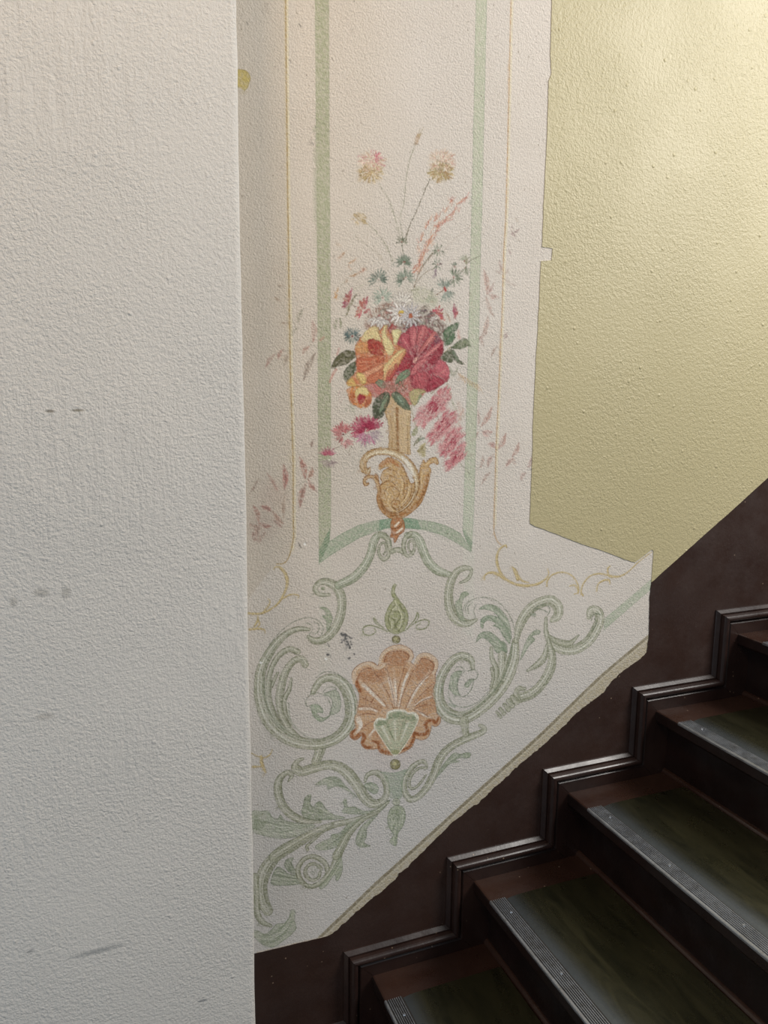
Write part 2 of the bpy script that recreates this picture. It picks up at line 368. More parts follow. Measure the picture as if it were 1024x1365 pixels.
def rib(fr, pts, wd, c=(171, 172, 148), dk=(117, 121, 95), lt=(203, 202, 189), alpha=0.72, hl=True, ew=1.0, dside=0.0, shade=1):
    """painted scroll band: body, contour on both sides, tonal side shade and a pale line along it"""
    k = gs(fr, pts[0]); g_ = G(fr, pts)
    wd = [wd]*len(g_) if np.isscalar(wd) else list(wd)
    w_ = np.interp(np.linspace(0, 1, len(g_)), np.linspace(0, 1, len(wd)), wd)*k*0.57
    p, h = spl(g_, w_, False, 6); bb = bbox(p, 5+h.max()); D = segd(p, h, bb, 5)
    cov = np.clip(0.5-D/1.3, 0, 1); lay(cov, bb, c, alpha, 0.3)
    t = np.gradient(p, axis=0); n_ = np.stack([-t[:, 1], t[:, 0]], 1)/np.maximum(np.hypot(t[:, 0], t[:, 1]), 1e-6)[:, None]
    def along(off_, wdt, col_, al, tx=0.4):
        q = p+n_*(h*off_)[:, None]; ww = np.maximum(h*wdt, 0.35); b2 = bbox(q, 4+ww.max())
        d2 = segd(q, ww, b2, 3); cc = np.clip(0.5-d2/1.4, 0, 1)*mask_at((cov, bb), b2); lay(cc, b2, col_, al, tx, cid=False)
    if shade: along(0.62*shade, 0.30, tuple(np.array(c)*0.4+np.array(dk)*0.6), 0.6); along(0.38*shade, 0.12, dk, 0.35, 0.7)
    if hl: along(-0.30*(shade or 1), 0.14, lt, 0.7)
    if shade: along(-0.62*shade, 0.07, dk, 0.5, 0.7); along(0.05*shade, 0.06, dk, 0.45, 0.7); along(0.22*shade, 0.06, lt, 0.5, 0.7)
    lay(np.clip(1.25-np.abs(D+0.3)/ew, 0, 1), bb, dk, 0.75, 0.4, idt=0.4)
    return (cov, bb)
def ln(fr, pts, wd=7, c=(114, 124, 102), alpha=0.7, cid=True): return st(fr, pts, wd, c, alpha, 1.1, 0.4, cid=cid)
def dabs(fr, c0, r0, n, cols, ln_=(20, 40), wd=6, ang=None, radial=False, sq=(1, 1), alpha=0.6, rmin=0.0, mask=None, cid=True):
    for _ in range(n):
        a = RNG.uniform(0, 2*math.pi); r = r0*math.sqrt(RNG.uniform(rmin, 1)); x = c0[0]+r*math.cos(a)*sq[0]; y = c0[1]+r*math.sin(a)*sq[1]
        L = RNG.uniform(*ln_); th = math.atan2(y-c0[1], x-c0[0]) if radial else math.radians((ang if ang is not None else RNG.uniform(0, 180))+RNG.normal(0, 12))
        dx, dy = math.cos(th)*L/2, math.sin(th)*L/2
        st(fr, [(x-dx, y-dy), (x+dx, y+dy)], [wd, wd*0.5], cols[RNG.integers(len(cols))], alpha, 1.1, 0.3, mask=mask, cid=cid, sub=2)
def leafl(fr, cx, cy, L, ang, wd, c, alpha=0.5, rib_=None):
    """one faint brush leaf, (cx,cy) its base"""
    part('painted_leaf')
    th = math.radians(ang); d = (math.cos(th), math.sin(th)); b = wd*0.25
    P0 = [(cx, cy), (cx+d[0]*L*0.5-d[1]*b, cy+d[1]*L*0.5+d[0]*b), (cx+d[0]*L, cy+d[1]*L)]
    st(fr, P0, [wd*0.25, wd*0.9, wd, wd*0.8, wd*0.15], c, alpha, 2.2, 0.5, idt=0.22)
    st(fr, P0, [wd*0.1, wd*0.25, wd*0.08], tuple(np.array(c)*0.82), alpha*0.7, 1.0, 0.5, cid=False)
def aster(fr, cx, cy, r, c, a0=0, a1=360, n=14, cc=(130, 60, 55), cr=12, wd=11, sq=1.0, alpha=0.8, name='aster', lt=None):
    part(name)
    if name == 'daisy':
        for i in range(n+1):
            a = math.radians(a0+(a1-a0)*i/max(1, n)); st(fr, [(cx+r*.15*math.cos(a), cy+r*.15*math.sin(a)), (cx+r*.85*math.cos(a), cy+r*.85*math.sin(a)*sq)], [wd*.6, wd*1.1, wd*.4], (126, 104, 100), 0.5, 2.0, 0.4, sub=2)
    for i in range(n):
        a = math.radians(a0+(a1-a0)*(i+RNG.uniform(-0.2, 0.2))/max(1, n-(0 if a1-a0 >= 359 else 1))); rr_ = r*RNG.uniform(0.8, 1.05)
        x1, y1 = cx+math.cos(a)*rr_, cy+math.sin(a)*rr_*sq; x0, y0 = cx+math.cos(a)*r*0.2, cy+math.sin(a)*r*0.2*sq
        col_ = tuple(np.clip(np.array(c)+RNG.normal(0, 10), 0, 255))
        if name == 'daisy': st(fr, [(x0, y0), ((x0+x1)/2, (y0+y1)/2), (x1, y1)], [wd*0.8, wd*1.7, wd*1.8, wd*0.8], (128, 112, 106), 0.65, 1.4, 0.3)
        st(fr, [(x0, y0), ((x0+x1)/2, (y0+y1)/2), (x1, y1)], [wd*0.5, wd*1.2, wd*1.3, wd*0.4], col_, 0.95 if name == 'daisy' else alpha, 1.2, 0.15 if name == 'daisy' else 0.3)
        if lt is not None: st(fr, [(x0, y0), (x1, y1)], wd*0.35, lt, 0.5, 1.0, 0.3, cid=False, sub=2)
    if cr: st(fr, [(cx-1, cy), (cx+1, cy)], cr*2, cc, 0.85, 1.4, 0.3, sub=2)
def petal(fr, pts, c, ang, n=10, lt=None, dk=None, alpha=0.9, edge=None, c2=None, grad=None, L=(40, 110), wd=9, soft=2.6):
    n = int(n*2.2); m_ = pg(fr, pts, c, alpha, soft, edge=None if edge is None else tuple(np.array(edge)*.9), ew=0.9, ea=0.55, c2=c2, grad=grad)
    P_ = np.asarray(pts, float); lo, hi = P_.min(0), P_.max(0)
    lt = lt or tuple(np.clip(np.array(c)*1.18+12, 0, 255)); dk = dk or tuple(np.array(c)*0.78)
    for i in range(n):
        x, y = RNG.uniform(lo[0], hi[0]), RNG.uniform(lo[1], hi[1]); l_ = RNG.uniform(*L)/2; th = math.radians(ang+RNG.normal(0, 9))
        st(fr, [(x-math.cos(th)*l_, y-math.sin(th)*l_), (x+math.cos(th)*l_, y+math.sin(th)*l_)], [wd*0.4, wd, wd*0.3], lt if i % 2 else dk, 0.5, 1.3, 0.3, mask=m_, cid=False, sub=2)
    return m_

def paint_mural():
    # --- partly aged lime wash ground, with the cool lower light painted in
    CV[:] = pig((199, 191, 182)); yy = (np.arange(GH)*PITCH_+GZ0)[:, None]; xx = (np.arange(GW)*PITCH_+GX0)[None, :]
    tan = pig((193, 180, 162)); t = np.clip((yy-1.05)/0.5, 0, 1)*np.clip((0.66-xx)/0.12, 0, 1)
    CV[:] = CV*(1-0.45*t[..., None])+tan*0.45*t[..., None]
    cool_cast = pig((192, 189, 186)); t = np.clip((1.15-yy)/0.35, 0, 1)
    CV[:] = CV*(1-0.8*(t*np.ones_like(xx))[..., None])+cool_cast*0.8*(t*np.ones_like(xx))[..., None]
    # darker field outside the gilded line on the left, pinkish field on the right
    LG = [(381, -70), (380.8, 0), (383.8, 270), (387, 480), (389, 560), (390.2, 600), (391, 660), (391.6, 700), (391.8, 718), (389, 732), (385, 744), (378, 751), (369, 752), (362, 758), (330, 800), (240, 800), (240, -70)]
    pg('X', LG, (187, 174, 156), 0.5, 1.6, smooth=False, tex=0.1, cid=False)
    RG = [(683.5, -70), (681.4, 0), (675, 270), (671.8, 333), (669.5, 412), (667, 470), (664, 542), (661, 608), (659, 690), (664, 716), (700, 722), (722, 690), (760, 300), (760, -70)]
    pg('X', RG, (203, 194, 184), 0.6, 2, smooth=False, tex=0.1, cid=False)
    for cx, cy, r, c in ((540, 905, 95, (196, 184, 180)), (525, 1000, 60, (194, 182, 178)), (350, 700, 28, (178, 160, 148)), (365, 660, 30, (186, 166, 152)), (560, 420, 70, (190, 184, 168))):
        st('X', [(cx-2, cy), (cx+2, cy)], r*1.2, c, 0.5, r*0.9, 0.1, cid=False, sub=2)
    # --- faint sprays outside the frame
    pk, gr, br, pu = (178, 140, 126), (160, 155, 136), (168, 148, 128), (172, 152, 146)
    for f_, pts in (('S', [(420, 190), (500, 320), (600, 450), (720, 570), (790, 650), (880, 700)]), ('S', [(440, 660), (600, 655), (720, 600)]),
                    ('T', [(790, 490), (690, 590), (620, 640), (560, 675), (450, 750), (380, 830), (330, 930)])):
        part('painted_stem'); ln(f_, pts, 5, (150, 142, 122), 0.55)
    for a in ((350, 120, 90, 30, 30, br), (420, 380, 110, 0, 34, br), (640, 240, 150, 110, 50, gr), (740, 570, 210, 268, 62, pk), (570, 440, 130, 125, 52, gr),
              (700, 620, 100, 130, 44, pk), (440, 650, 110, 120, 46, pk), (350, 700, 160, 125, 44, pk), (520, 680, 150, 118, 56, (166, 148, 130)), (760, 690, 300, 113, 66, (158, 142, 128)), (390, 0, 50, 0, 30, br), (850, 540, 70, 160, 34, pk)):
        leafl('S', a[0], a[1], a[2], a[3], a[4], a[5], 0.6)
    for a in ((450, 700, 250, 268, 62, (176, 126, 116)), (380, 720, 210, 240, 38, (180, 146, 132)), (660, 590, 225, 255, 62, (176, 128, 116)), (690, 590, 120, 290, 52, (180, 146, 130)),
              (690, 600, 150, 55, 46, (176, 132, 120)), (665, 640, 250, 103, 66, (170, 134, 122)), (190, 1020, 170, 250, 50, (178, 138, 124)), (190, 1040, 130, 15, 50, (176, 136, 124)),
              (330, 930, 150, 205, 48, (176, 136, 124)), (340, 930, 160, 50, 50, (180, 150, 134)), (450, 770, 220, 92, 40, (180, 158, 140)), (100, 740, 180, 300, 34, (168, 148, 134)),
              (420, 1080, 120, 215, 40, (178, 150, 138)), (200, 1060, 110, 100, 60, (176, 150, 136)), (100, 1050, 100, 20, 50, (176, 150, 136)), (740, 200, 80, 100, 30, (160, 140, 128)), (130, 1130, 120, 60, 50, (174, 146, 134)), (260, 1130, 120, 120, 50, (178, 154, 140))):
        leafl('T', a[0], a[1], a[2], a[3], a[4], a[5], 0.72)
    part('painted_stem'); ln('U', [(115, 520), (215, 462)], 6, (110, 112, 98), 0.7); part('painted_stem'); ln('U', [(230, 935), (270, 915), (290, 860)], 6, (150, 140, 128), 0.6)
    for a in ((300, 850, 250, 262, 58, (184, 152, 140)), (300, 850, 140, 300, 38, (176, 146, 138)), (310, 850, 110, 15, 46, (178, 146, 136)), (290, 880, 220, 68, 46, (180, 154, 142)), (440, 640, 140, 262, 34, (176, 154, 144)),
              (440, 650, 70, 215, 22, (174, 154, 146)), (460, 670, 90, 45, 36, (182, 164, 152)), (465, 640, 60, 320, 34, (184, 166, 154)), (530, 740, 70, 20, 20, (170, 150, 140)), (255, 1260, 200, 285, 50, (184, 158, 146)), (250, 1290, 100, 300, 34, (180, 156, 144)), (250, 1290, 90, 80, 34, (182, 160, 150)), (250, 1270, 90, 125, 30, (176, 150, 140)),
              (550, 210, 80, 60, 26, pu), (560, 230, 80, 330, 26, pu), (590, 260, 70, 200, 24, pu), (560, 150, 60, 100, 20, pu), (590, 80, 60, 60, 20, br), (520, 400, 60, 60, 20, pu), (470, 1300, 60, 310, 22, pu), (140, 960, 130, 262, 44, (172, 138, 120)), (150, 960, 180, 85, 42, (160, 150, 124))):
        leafl('U', a[0], a[1], a[2], a[3], a[4], a[5], 0.6)
    part('painted_stem'); ln('V', [(15, 1205), (60, 1250), (150, 1335)], 6, (140, 136, 122), 0.7); part('painted_stem'); ln('V', [(75, 815), (150, 850)], 6, (110, 116, 98), 0.7); part('painted_stem'); ln('V', [(155, 1285), (200, 1250), (240, 1230)], 6, (150, 140, 128), 0.6)
    part('painted_stem'); ln('V', [(180, 300), (190, 120), (240, 0)], 5, (170, 150, 138), 0.6)
    for a in ((210, 880, 210, 300, 50, (184, 146, 134)), (190, 870, 140, 268, 30, (180, 150, 140)), (225, 925, 90, 0, 60, (188, 150, 142)), (190, 930, 150, 120, 46, (168, 140, 126)), (360, 1090, 170, 298, 52, (184, 146, 134)), (350, 1070, 80, 205, 46, (184, 144, 136)),
              (330, 1130, 130, 115, 46, (184, 156, 146)), (500, 1150, 140, 295, 46, (184, 146, 134)), (505, 1170, 100, 130, 40, (184, 152, 142)), (500, 1160, 70, 60, 34, (184, 158, 146)), (160, 1130, 110, 155, 40, (170, 132, 118)), (210, 1250, 110, 280, 34, (174, 142, 128)), (300, 1290, 140, 125, 36, (182, 158, 146)),
              (640, 1250, 100, 290, 44, (182, 156, 148)), (620, 1300, 80, 120, 44, (184, 160, 150)), (360, 150, 110, 120, 28, (172, 150, 138)), (410, 60, 60, 320, 20, pu), (110, 740, 60, 270, 30, (172, 158, 130))):
        leafl('V', a[0], a[1], a[2], a[3], a[4], a[5], 0.6)
    # --- green frame
    part('green_frame'); gc, gd = (157, 163, 134), (132, 142, 112)
    lft = [(419.5, -70), (420, 0), (422, 270), (423.2, 380), (424.1, 560), (425.3, 752), (432, 738), (439.4, 721), (441.3, 700), (441.2, 540), (440.8, 400), (439.9, 270), (438.4, 0), (438, -70)]
    pg('X', lft, (160, 162, 133), 0.85, edge=(140, 146, 120), ew=0.7, ea=0.5, smooth=False)
    rgt = [(636.5, -70), (634.7, 0), (629.3, 270), (627.3, 340), (624.4, 460), (622, 540), (619.7, 630), (617.2, 706), (622, 722), (628.4, 736), (631.9, 680), (633.7, 620), (636.1, 540), (638.4, 460), (640.8, 340), (643, 270), (649.1, 0), (651, -70)]
    pg('X', rgt, (176, 181, 158), 0.85, edge=(134, 146, 124), ew=0.8, ea=0.7, smooth=False)
    arc = [(425.3, 752), (438, 742), (457.4, 730), (480, 716.5), (500, 709), (518, 704), (542.5, 704.3), (567, 706.5), (590, 713.5), (612, 725.5), (628.4, 736.5), (622, 724), (614, 711), (596, 701), (578, 695.5), (560, 693), (542, 690.5), (520, 691.2), (500, 694.2), (478, 700), (456, 711), (439.4, 721.5)]
    pg('X', arc, (158, 168, 144), 0.88, edge=(124, 142, 118), ew=0.8, ea=0.7, smooth=False)
    for q in ([(425.3, 752), (432, 738), (439.2, 722), (440.5, 703), (425, 733)], [(628.4, 736), (618, 712), (616.8, 704), (630, 722)]): pg('X', q, (114, 138, 108), 0.8, smooth=False)
    pg('X', [(506, 693.5), (520, 691.2), (548, 690.8), (556, 692.5), (562, 706), (545, 704.3), (518, 704), (505, 707.5)], (116, 148, 120), 0.75, smooth=False)
    for i in range(64):      # combed hatching at the ends of the bands
        y = 640+i*4; ln('X', [(425.5, y+7), (440.6, y-6)], 0.8, (186, 194, 170), 0.4)
        y = 640+i*3.2; ln('X', [(618, y-4), (632, y+9)], 0.8, (196, 204, 186), 0.4)
    for i in range(46):
        x = 440+i*4; yb = np.interp(x, [440, 480, 518, 567, 628], [740, 716, 704, 706, 736]); ln('X', [(x-3, yb), (x+6, yb-13)], 0.8, (184, 194, 170) if i % 2 else (130, 148, 122), 0.35)
    # --- gilded lines
    part('gold_line'); gl, gy = (168, 142, 92), (214, 203, 166)
    L1 = [(380.4, -70), (380.8, 0), (381.7, 90), (383.8, 270), (387, 480), (389.2, 560), (390, 586), (391, 626), (391, 687), (391.6, 712), (390.5, 722), (388, 734), (384, 745), (378, 751), (369, 752)]
    st('X', [(x+2.2, y) for x, y in L1[:-3]], 2.6, gy, 0.6, 1.4); st('X', [(x-1.8, y) for x, y in L1[:-3]], 1.6, (200, 186, 150), 0.4, 1.4); st('X', L1, 2.0, gl, 0.9, 1.1)
    part('gold_line')
    R1 = [(683.5, -70), (681.4, 0), (675, 270), (671.8, 333), (669.5, 412), (667, 470), (664, 542), (661, 608), (660.3, 640), (658.6, 700), (660, 714), (664, 722.5), (668.5, 726.5)]
    st('X', [(x+2.0, y) for x, y in R1[:-3]], 2.4, gy, 0.55, 1.4); st('X', R1, 1.9, (184, 152, 112), 0.85, 1.1)
    def gold(fr, pts, wd): st(fr, pts, wd, (176, 152, 102), 0.85, 1.2); st(fr, [(p[0]-2, p[1]-2) for p in pts], [q*0.35 for q in wd], (212, 194, 140), 0.7, 1.0, cid=False); 
    part('gold_scroll')
    gold('E', [(240, 405), (250, 385), (290, 382), (335, 425), (362, 500), (355, 570), (325, 640), (280, 710), (220, 760), (140, 800), (60, 808), (0, 800)], [12, 14, 30, 34, 26, 22, 20, 18, 24, 22])
    gold('E', [(320, 668), (385, 635), (440, 632), (468, 645), (460, 665)], [18, 16, 12, 8]); gold('E', [(185, 668), (205, 690), (195, 730), (160, 775), (140, 798)], [6, 16, 22, 14])
    gold('E', [(95, 825), (92, 870), (60, 925)], [10, 22, 14]); gold('E', [(95, 850), (110, 900), (80, 940)], [8, 18, 10]); gold('E', [(20, 950), (110, 942), (155, 955), (160, 985)], [24, 20, 14, 8])
    part('gold_scroll')
    gold('F', [(0, 1255), (60, 1285), (120, 1297), (170, 1270), (192, 1225)], [8, 14, 16, 12]); gold('G', [(62, 85), (66, 130), (90, 185)], [16, 22, 12]); gold('G', [(10, 150), (60, 148)], [18, 10])
    part('gold_scroll')
    gold('D', [(158, 132), (150, 120), (118, 142), (100, 190), (108, 250), (142, 310), (200, 346), (270, 360), (340, 350), (390, 320), (408, 290), (402, 260)], [8, 12, 14, 18, 16, 14, 16, 16, 14, 10, 6])
    gold('D', [(28, 325), (28, 300), (60, 282), (105, 292), (150, 325)], [6, 10, 14, 18, 10]); gold('D', [(192, 248), (210, 275), (225, 320)], [6, 24, 22]); gold('D', [(225, 300), (250, 330), (290, 342)], [16, 12, 8])
    gold('D', [(398, 360), (400, 330), (430, 295), (480, 280), (530, 290), (568, 325), (586, 375), (582, 408)], [12, 10, 10, 8, 8, 10, 8]); gold('D', [(532, 362), (560, 356), (578, 375), (582, 400), (560, 410)], [6, 10, 10, 6])
    gold('D', [(612, 418), (600, 395), (615, 345), (655, 302), (710, 288), (760, 298), (810, 306), (850, 296), (890, 268), (935, 225), (985, 185), (1020, 160)], [10, 12, 10, 9, 10, 12, 10, 7, 6, 5])
    gold('D', [(775, 242), (758, 260), (765, 300), (790, 312)], [6, 10, 12, 6]); gold('D', [(772, 350), (765, 325), (735, 328), (702, 350), (695, 392)], [6, 12, 10, 6])
    # --- straight green rail running up to the right
    part('green_rail'); pg('K', [(738, 200), (762, 180), (975, 0), (1040, -55), (1060, -20), (1003, 35), (735, 268)], (168, 176, 154), 0.8, edge=(150, 160, 138), ew=0.7, ea=0.5, smooth=False)
    # --- scrollwork
    S_ = 'scrollwork'
    part(S_)   # lower left foliage
    rib('H', [(540, 75), (400, 150), (280, 230), (190, 320), (120, 430), (90, 560), (108, 690), (155, 785)], [40, 60, 85, 100, 105, 90, 85, 70])
    rib('H', [(30, 470), (45, 650), (55, 800), (100, 880), (185, 918)], [60, 50, 45, 40, 20], shade=-1)
    pg('H', [(60, 960), (120, 990), (180, 955), (230, 900), (300, 890), (345, 840), (360, 775), (400, 780), (395, 860), (408, 940), (360, 1000), (280, 1060), (200, 1110), (110, 1090), (40, 1030), (0, 1000), (0, 960)], (166, 172, 148), 0.72, edge=(122, 134, 108))
    for q in ([(60, 1010), (180, 1000), (280, 930), (340, 850), (370, 790)], [(80, 1050), (200, 1060), (310, 970), (370, 880)]): ln('H', q, 10, (130, 142, 116), 0.6, cid=False)
    ln('H', [(60, 1030), (200, 1030), (330, 930)], 10, (198, 200, 184), 0.6, cid=False)
    part(S_)
    pg('H', [(180, 500), (215, 410), (250, 380), (300, 410), (345, 445), (440, 455), (470, 500), (440, 535), (330, 548), (200, 545)], (152, 160, 136), 0.75, edge=(120, 132, 108))
    for i in range(5): ln('H', [(200, 420+i*26), (300, 450+i*20), (430, 480+i*10)], 8, (122, 134, 110) if i % 2 else (192, 195, 178), 0.6, cid=False)
    pg('H', [(305, 375), (318, 312), (385, 298), (368, 340), (392, 392), (425, 440), (350, 432)], (140, 150, 126), 0.75, edge=(116, 128, 104))
    rib('H', [(640, 520), (690, 440), (680, 360), (620, 305), (550, 285), (480, 310), (430, 380), (430, 450), (470, 520), (540, 565), (640, 545)], [14, 30, 36, 36, 34, 36, 38, 34, 30, 24, 10])
    rib('H', [(640, 400), (600, 360), (540, 355), (495, 400), (500, 460), (550, 500), (610, 480), (625, 430)], [22, 26, 26, 24], hl=False)
    dabs('H', (560, 430), 60, 26, [(126, 136, 116), (190, 192, 176), (140, 150, 126)], (14, 36), 7, radial=False)
    rib('H', [(880, 30), (830, 150), (790, 280), (740, 400), (660, 500), (560, 555), (450, 530)], [50, 60, 64, 56, 50, 34, 14])
    pg('H', [(815, 290), (832, 400), (800, 490), (772, 502), (760, 455), (720, 500), (690, 545), (640, 582), (620, 560), (690, 480), (750, 380)], (158, 166, 140), 0.75, edge=(122, 134, 108))
    part(S_)
    pg('G', [(5, 430), (60, 425), (105, 425), (130, 462), (165, 472), (182, 446), (210, 482), (300, 500), (400, 512), (330, 558), (250, 590), (150, 592), (60, 572), (10, 545)], (166, 173, 150), 0.66, edge=(126, 138, 114))
    for i in range(6): ln('G', [(80+i*20, 480+i*14), (200, 508+i*9), (380, 512)], 6, (132, 144, 120) if i % 2 else (198, 201, 186), 0.6, cid=False)
    st('G', [(30, 460), (45, 520), (90, 490)], [30, 50, 20], (142, 152, 126), 0.6, cid=False)
    rib('G', [(235, 232), (252, 205), (225, 185), (180, 220), (165, 280), (185, 370), (240, 440), (320, 482), (430, 492)], [12, 20, 26, 36, 42, 42, 40, 34, 14])
    pg('G', [(372, 322), (335, 338), (320, 395), (312, 428), (340, 470), (450, 480), (585, 468), (510, 445), (465, 412), (432, 365), (402, 375), (385, 398), (366, 372)], (150, 160, 134), 0.75, edge=(120, 132, 108))
    pg('G', [(590, 348), (570, 360), (578, 400), (562, 426), (600, 440), (700, 446), (800, 430), (862, 352), (770, 412), (700, 424), (645, 398), (600, 396)], (156, 165, 140), 0.75, edge=(124, 136, 112))
    rib('G', [(850, 370), (760, 438), (640, 482), (520, 508), (400, 555), (280, 625), (150, 705)], [14, 26, 30, 34, 44, 56, 60])
    pg('G', [(395, 650), (430, 618), (488, 592), (500, 568), (545, 560), (610, 500), (710, 455), (645, 520), (598, 590), (535, 645), (500, 658), (430, 668)], (158, 166, 141), 0.75, edge=(122, 134, 110))
    pg('G', [(702, 500), (662, 560), (648, 620), (682, 650), (742, 640), (702, 622), (716, 580), (722, 525), (790, 440)], (152, 160, 135), 0.75, edge=(122, 134, 110))
    rib('G', [(790, 430), (690, 480), (610, 560), (565, 640), (530, 700)], [14, 26, 36, 44, 46]); rib('G', [(510, 505), (410, 585), (348, 640), (350, 665)], [8, 12, 16, 14], hl=False)
    part(S_)
    rib('G', [(320, 100), (285, 118), (275, 158), (315, 178), (380, 160), (470, 138), (545, 150), (610, 200), (665, 275), (710, 345), (765, 380), (825, 350), (842, 290), (822, 220), (770, 185), (722, 200), (706, 240)], [14, 26, 46, 52, 52, 50, 52, 58, 56, 56, 50, 42, 36, 36, 30, 24, 14])
    pg('G', [(700, 262), (740, 245), (780, 262), (790, 292), (770, 318), (730, 300)], (150, 162, 138), 0.7, edge=(124, 138, 114)); pg('G', [(395, 262), (470, 215), (540, 215), (580, 262), (660, 340), (600, 300), (530, 270), (478, 290), (465, 262)], (152, 162, 138), 0.72, edge=(124, 136, 112))
    rib('F', [(630, 1205), (618, 1260), (590, 1330)], [88, 76, 70])
    part(S_)   # large left volute
    rib('F', [(525, 130), (430, 125), (330, 165), (235, 250), (150, 370), (92, 500), (75, 640), (90, 780), (145, 930), (245, 1050), (370, 1135), (520, 1172), (660, 1165), (785, 1110), (875, 1015), (912, 900), (905, 780), (862, 665), (785, 590), (700, 570), (630, 600), (585, 660), (562, 705)], [24, 40, 50, 62, 72, 78, 82, 90, 100, 105, 98, 88, 90, 100, 110, 108, 104, 92, 78, 62, 60, 54, 40], lt=(206, 206, 194))
    rib('F', [(425, 335), (345, 310), (255, 365), (190, 470), (158, 600), (158, 760), (200, 900), (270, 1020)], [44, 46, 44, 40, 44, 46, 50, 34])
    rib('F', [(492, 450), (455, 400), (385, 420), (315, 510), (280, 620), (255, 760), (275, 900), (345, 1030), (430, 1100)], [52, 54, 52, 58, 64, 60, 50, 46, 20])
    rib('F', [(240, 525), (205, 600), (172, 690)], [20, 28, 10], hl=False); rib('F', [(365, 580), (345, 680), (305, 760), (310, 880), (365, 1000)], [16, 32, 38, 30, 14])
    for q in ([(100, 560), (95, 700), (150, 880), (250, 1010), (400, 1110), (560, 1150)], [(130, 600), (140, 780), (230, 960), (380, 1080)], [(320, 780), (360, 960), (470, 1060), (600, 1080), (720, 1040), (800, 960)]): ln('F', q, 8, (202, 203, 190), 0.6, cid=False)
    for q in ([(340, 800), (360, 950), (470, 1085), (620, 1130), (760, 1090)], [(115, 560), (120, 720), (180, 900), (300, 1040)]): ln('F', q, 7, (122, 135, 112), 0.65, cid=False)
    for i in range(6): ln('F', [(225+i*22, 985+i*20), (255+i*22, 1000+i*22)], 7, (140, 150, 128), 0.6, cid=False)
    ln('F', [(590, 570), (650, 525), (720, 515), (800, 545), (880, 630), (935, 760), (945, 900)], 7); ln('F', [(905, 630), (975, 700), (985, 800)], 9, (150, 164, 144), 0.6)
    pg('F', [(660, 715), (770, 680), (812, 760), (805, 870), (720, 905), (740, 800), (715, 745)], (160, 170, 146), 0.6, edge=(128, 140, 118), smooth=True)
    pg('F', [(545, 818), (600, 810), (645, 845), (652, 890), (622, 885), (600, 900), (660, 935), (725, 905), (690, 940), (630, 972), (570, 925), (548, 870)], (148, 164, 136), 0.75, edge=(124, 138, 114))
    ln('F', [(540, 720), (500, 770), (505, 828), (545, 818)], 9); ln('F', [(545, 715), (620, 710), (690, 750), (725, 830), (715, 900)], 9); ln('F', [(655, 700), (690, 660), (750, 655), (770, 680), (660, 712)], 8)
    for i in range(4): ln('F', [(855, 800+i*16), (900, 795+i*16)], 5, (110, 128, 106), 0.6, cid=False)
    part(S_)   # left C scroll
    ln('E', [(200, 1085), (300, 970), (400, 892), (500, 850), (600, 848), (668, 890), (690, 950), (670, 1000), (640, 1035)], 7)
    ln('E', [(540, 888), (585, 915), (592, 955), (565, 990), (555, 1030)], 9); ln('E', [(610, 880), (645, 900), (650, 950), (625, 985), (590, 985)], 8)
    rib('B', [(130, 503), (70, 500), (45, 465), (75, 428), (120, 428), (170, 455), (200, 510), (203, 580), (188, 650), (150, 720), (95, 768), (40, 775), (5, 750)], [14, 20, 26, 30, 38, 44, 46, 46, 48, 48, 42, 32, 16], shade=1)
    st('B', [(88, 465), (95, 465)], 20, (130, 140, 108), 0.8); pg('B', [(72, 580), (100, 575), (130, 595), (148, 640), (140, 680), (115, 720), (112, 660), (88, 630), (108, 620), (100, 595)], (150, 160, 132), 0.75, edge=(122, 134, 110))
    part(S_)   # top left volute
    rib('B', [(455, 150), (420, 150), (393, 190), (375, 260), (340, 330), (275, 400), (185, 445)], [30, 36, 44, 42, 46, 48, 42], c=(164, 174, 148))
    rib('B', [(430, 145), (470, 165), (488, 215), (480, 268), (455, 292), (428, 268), (424, 222), (443, 195), (464, 200), (466, 240), (452, 262)], [26, 30, 24, 22, 20, 16, 12, 12, 12, 10, 8], hl=False)
    part(S_)
    rib('B', [(500, 245), (535, 235), (572, 248)], [24, 26, 24], hl=False)
    rib('B', [(590, 150), (635, 148), (668, 190), (690, 250), (720, 310), (775, 360), (850, 385)], [30, 36, 46, 46, 46, 44, 28], c=(170, 180, 154), shade=-1)
    rib('B', [(612, 138), (580, 170), (570, 225), (590, 270), (622, 258), (636, 215), (622, 182), (600, 195), (600, 232), (612, 245)], [22, 24, 20, 18, 16, 12, 10, 10, 8], hl=False)
    part(S_)   # right C scroll
    rib('B', [(905, 432), (955, 405), (972, 355), (935, 343), (885, 368), (850, 430), (838, 510), (850, 590), (885, 645), (945, 672), (1000, 652)], [10, 20, 16, 26, 36, 44, 46, 52, 52, 38, 16])
    pg('B', [(960, 500), (940, 483), (912, 495), (900, 530), (878, 545), (885, 600), (905, 650), (935, 655), (920, 610), (918, 560), (930, 520)], (152, 162, 136), 0.75, edge=(124, 136, 112))
    for q in ([(330, 300), (325, 250), (370, 195), (440, 170), (520, 172), (600, 205), (680, 290), (730, 390), (755, 520)], [(350, 310), (345, 250), (380, 215)], [(410, 345), (395, 280), (420, 225)], [(300, 330), (310, 250), (350, 200)]): ln('J', q, 7)
    part(S_)   # large right volute
    rib('J', [(388, 775), (372, 705), (305, 668), (225, 698), (155, 780), (105, 890), (92, 1020), (135, 1130), (220, 1190), (325, 1192), (430, 1135), (540, 1040), (635, 920), (695, 800), (735, 680), (750, 540)], [24, 46, 56, 62, 66, 70, 80, 90, 92, 92, 92, 98, 108, 110, 90, 50], lt=(206, 206, 194))
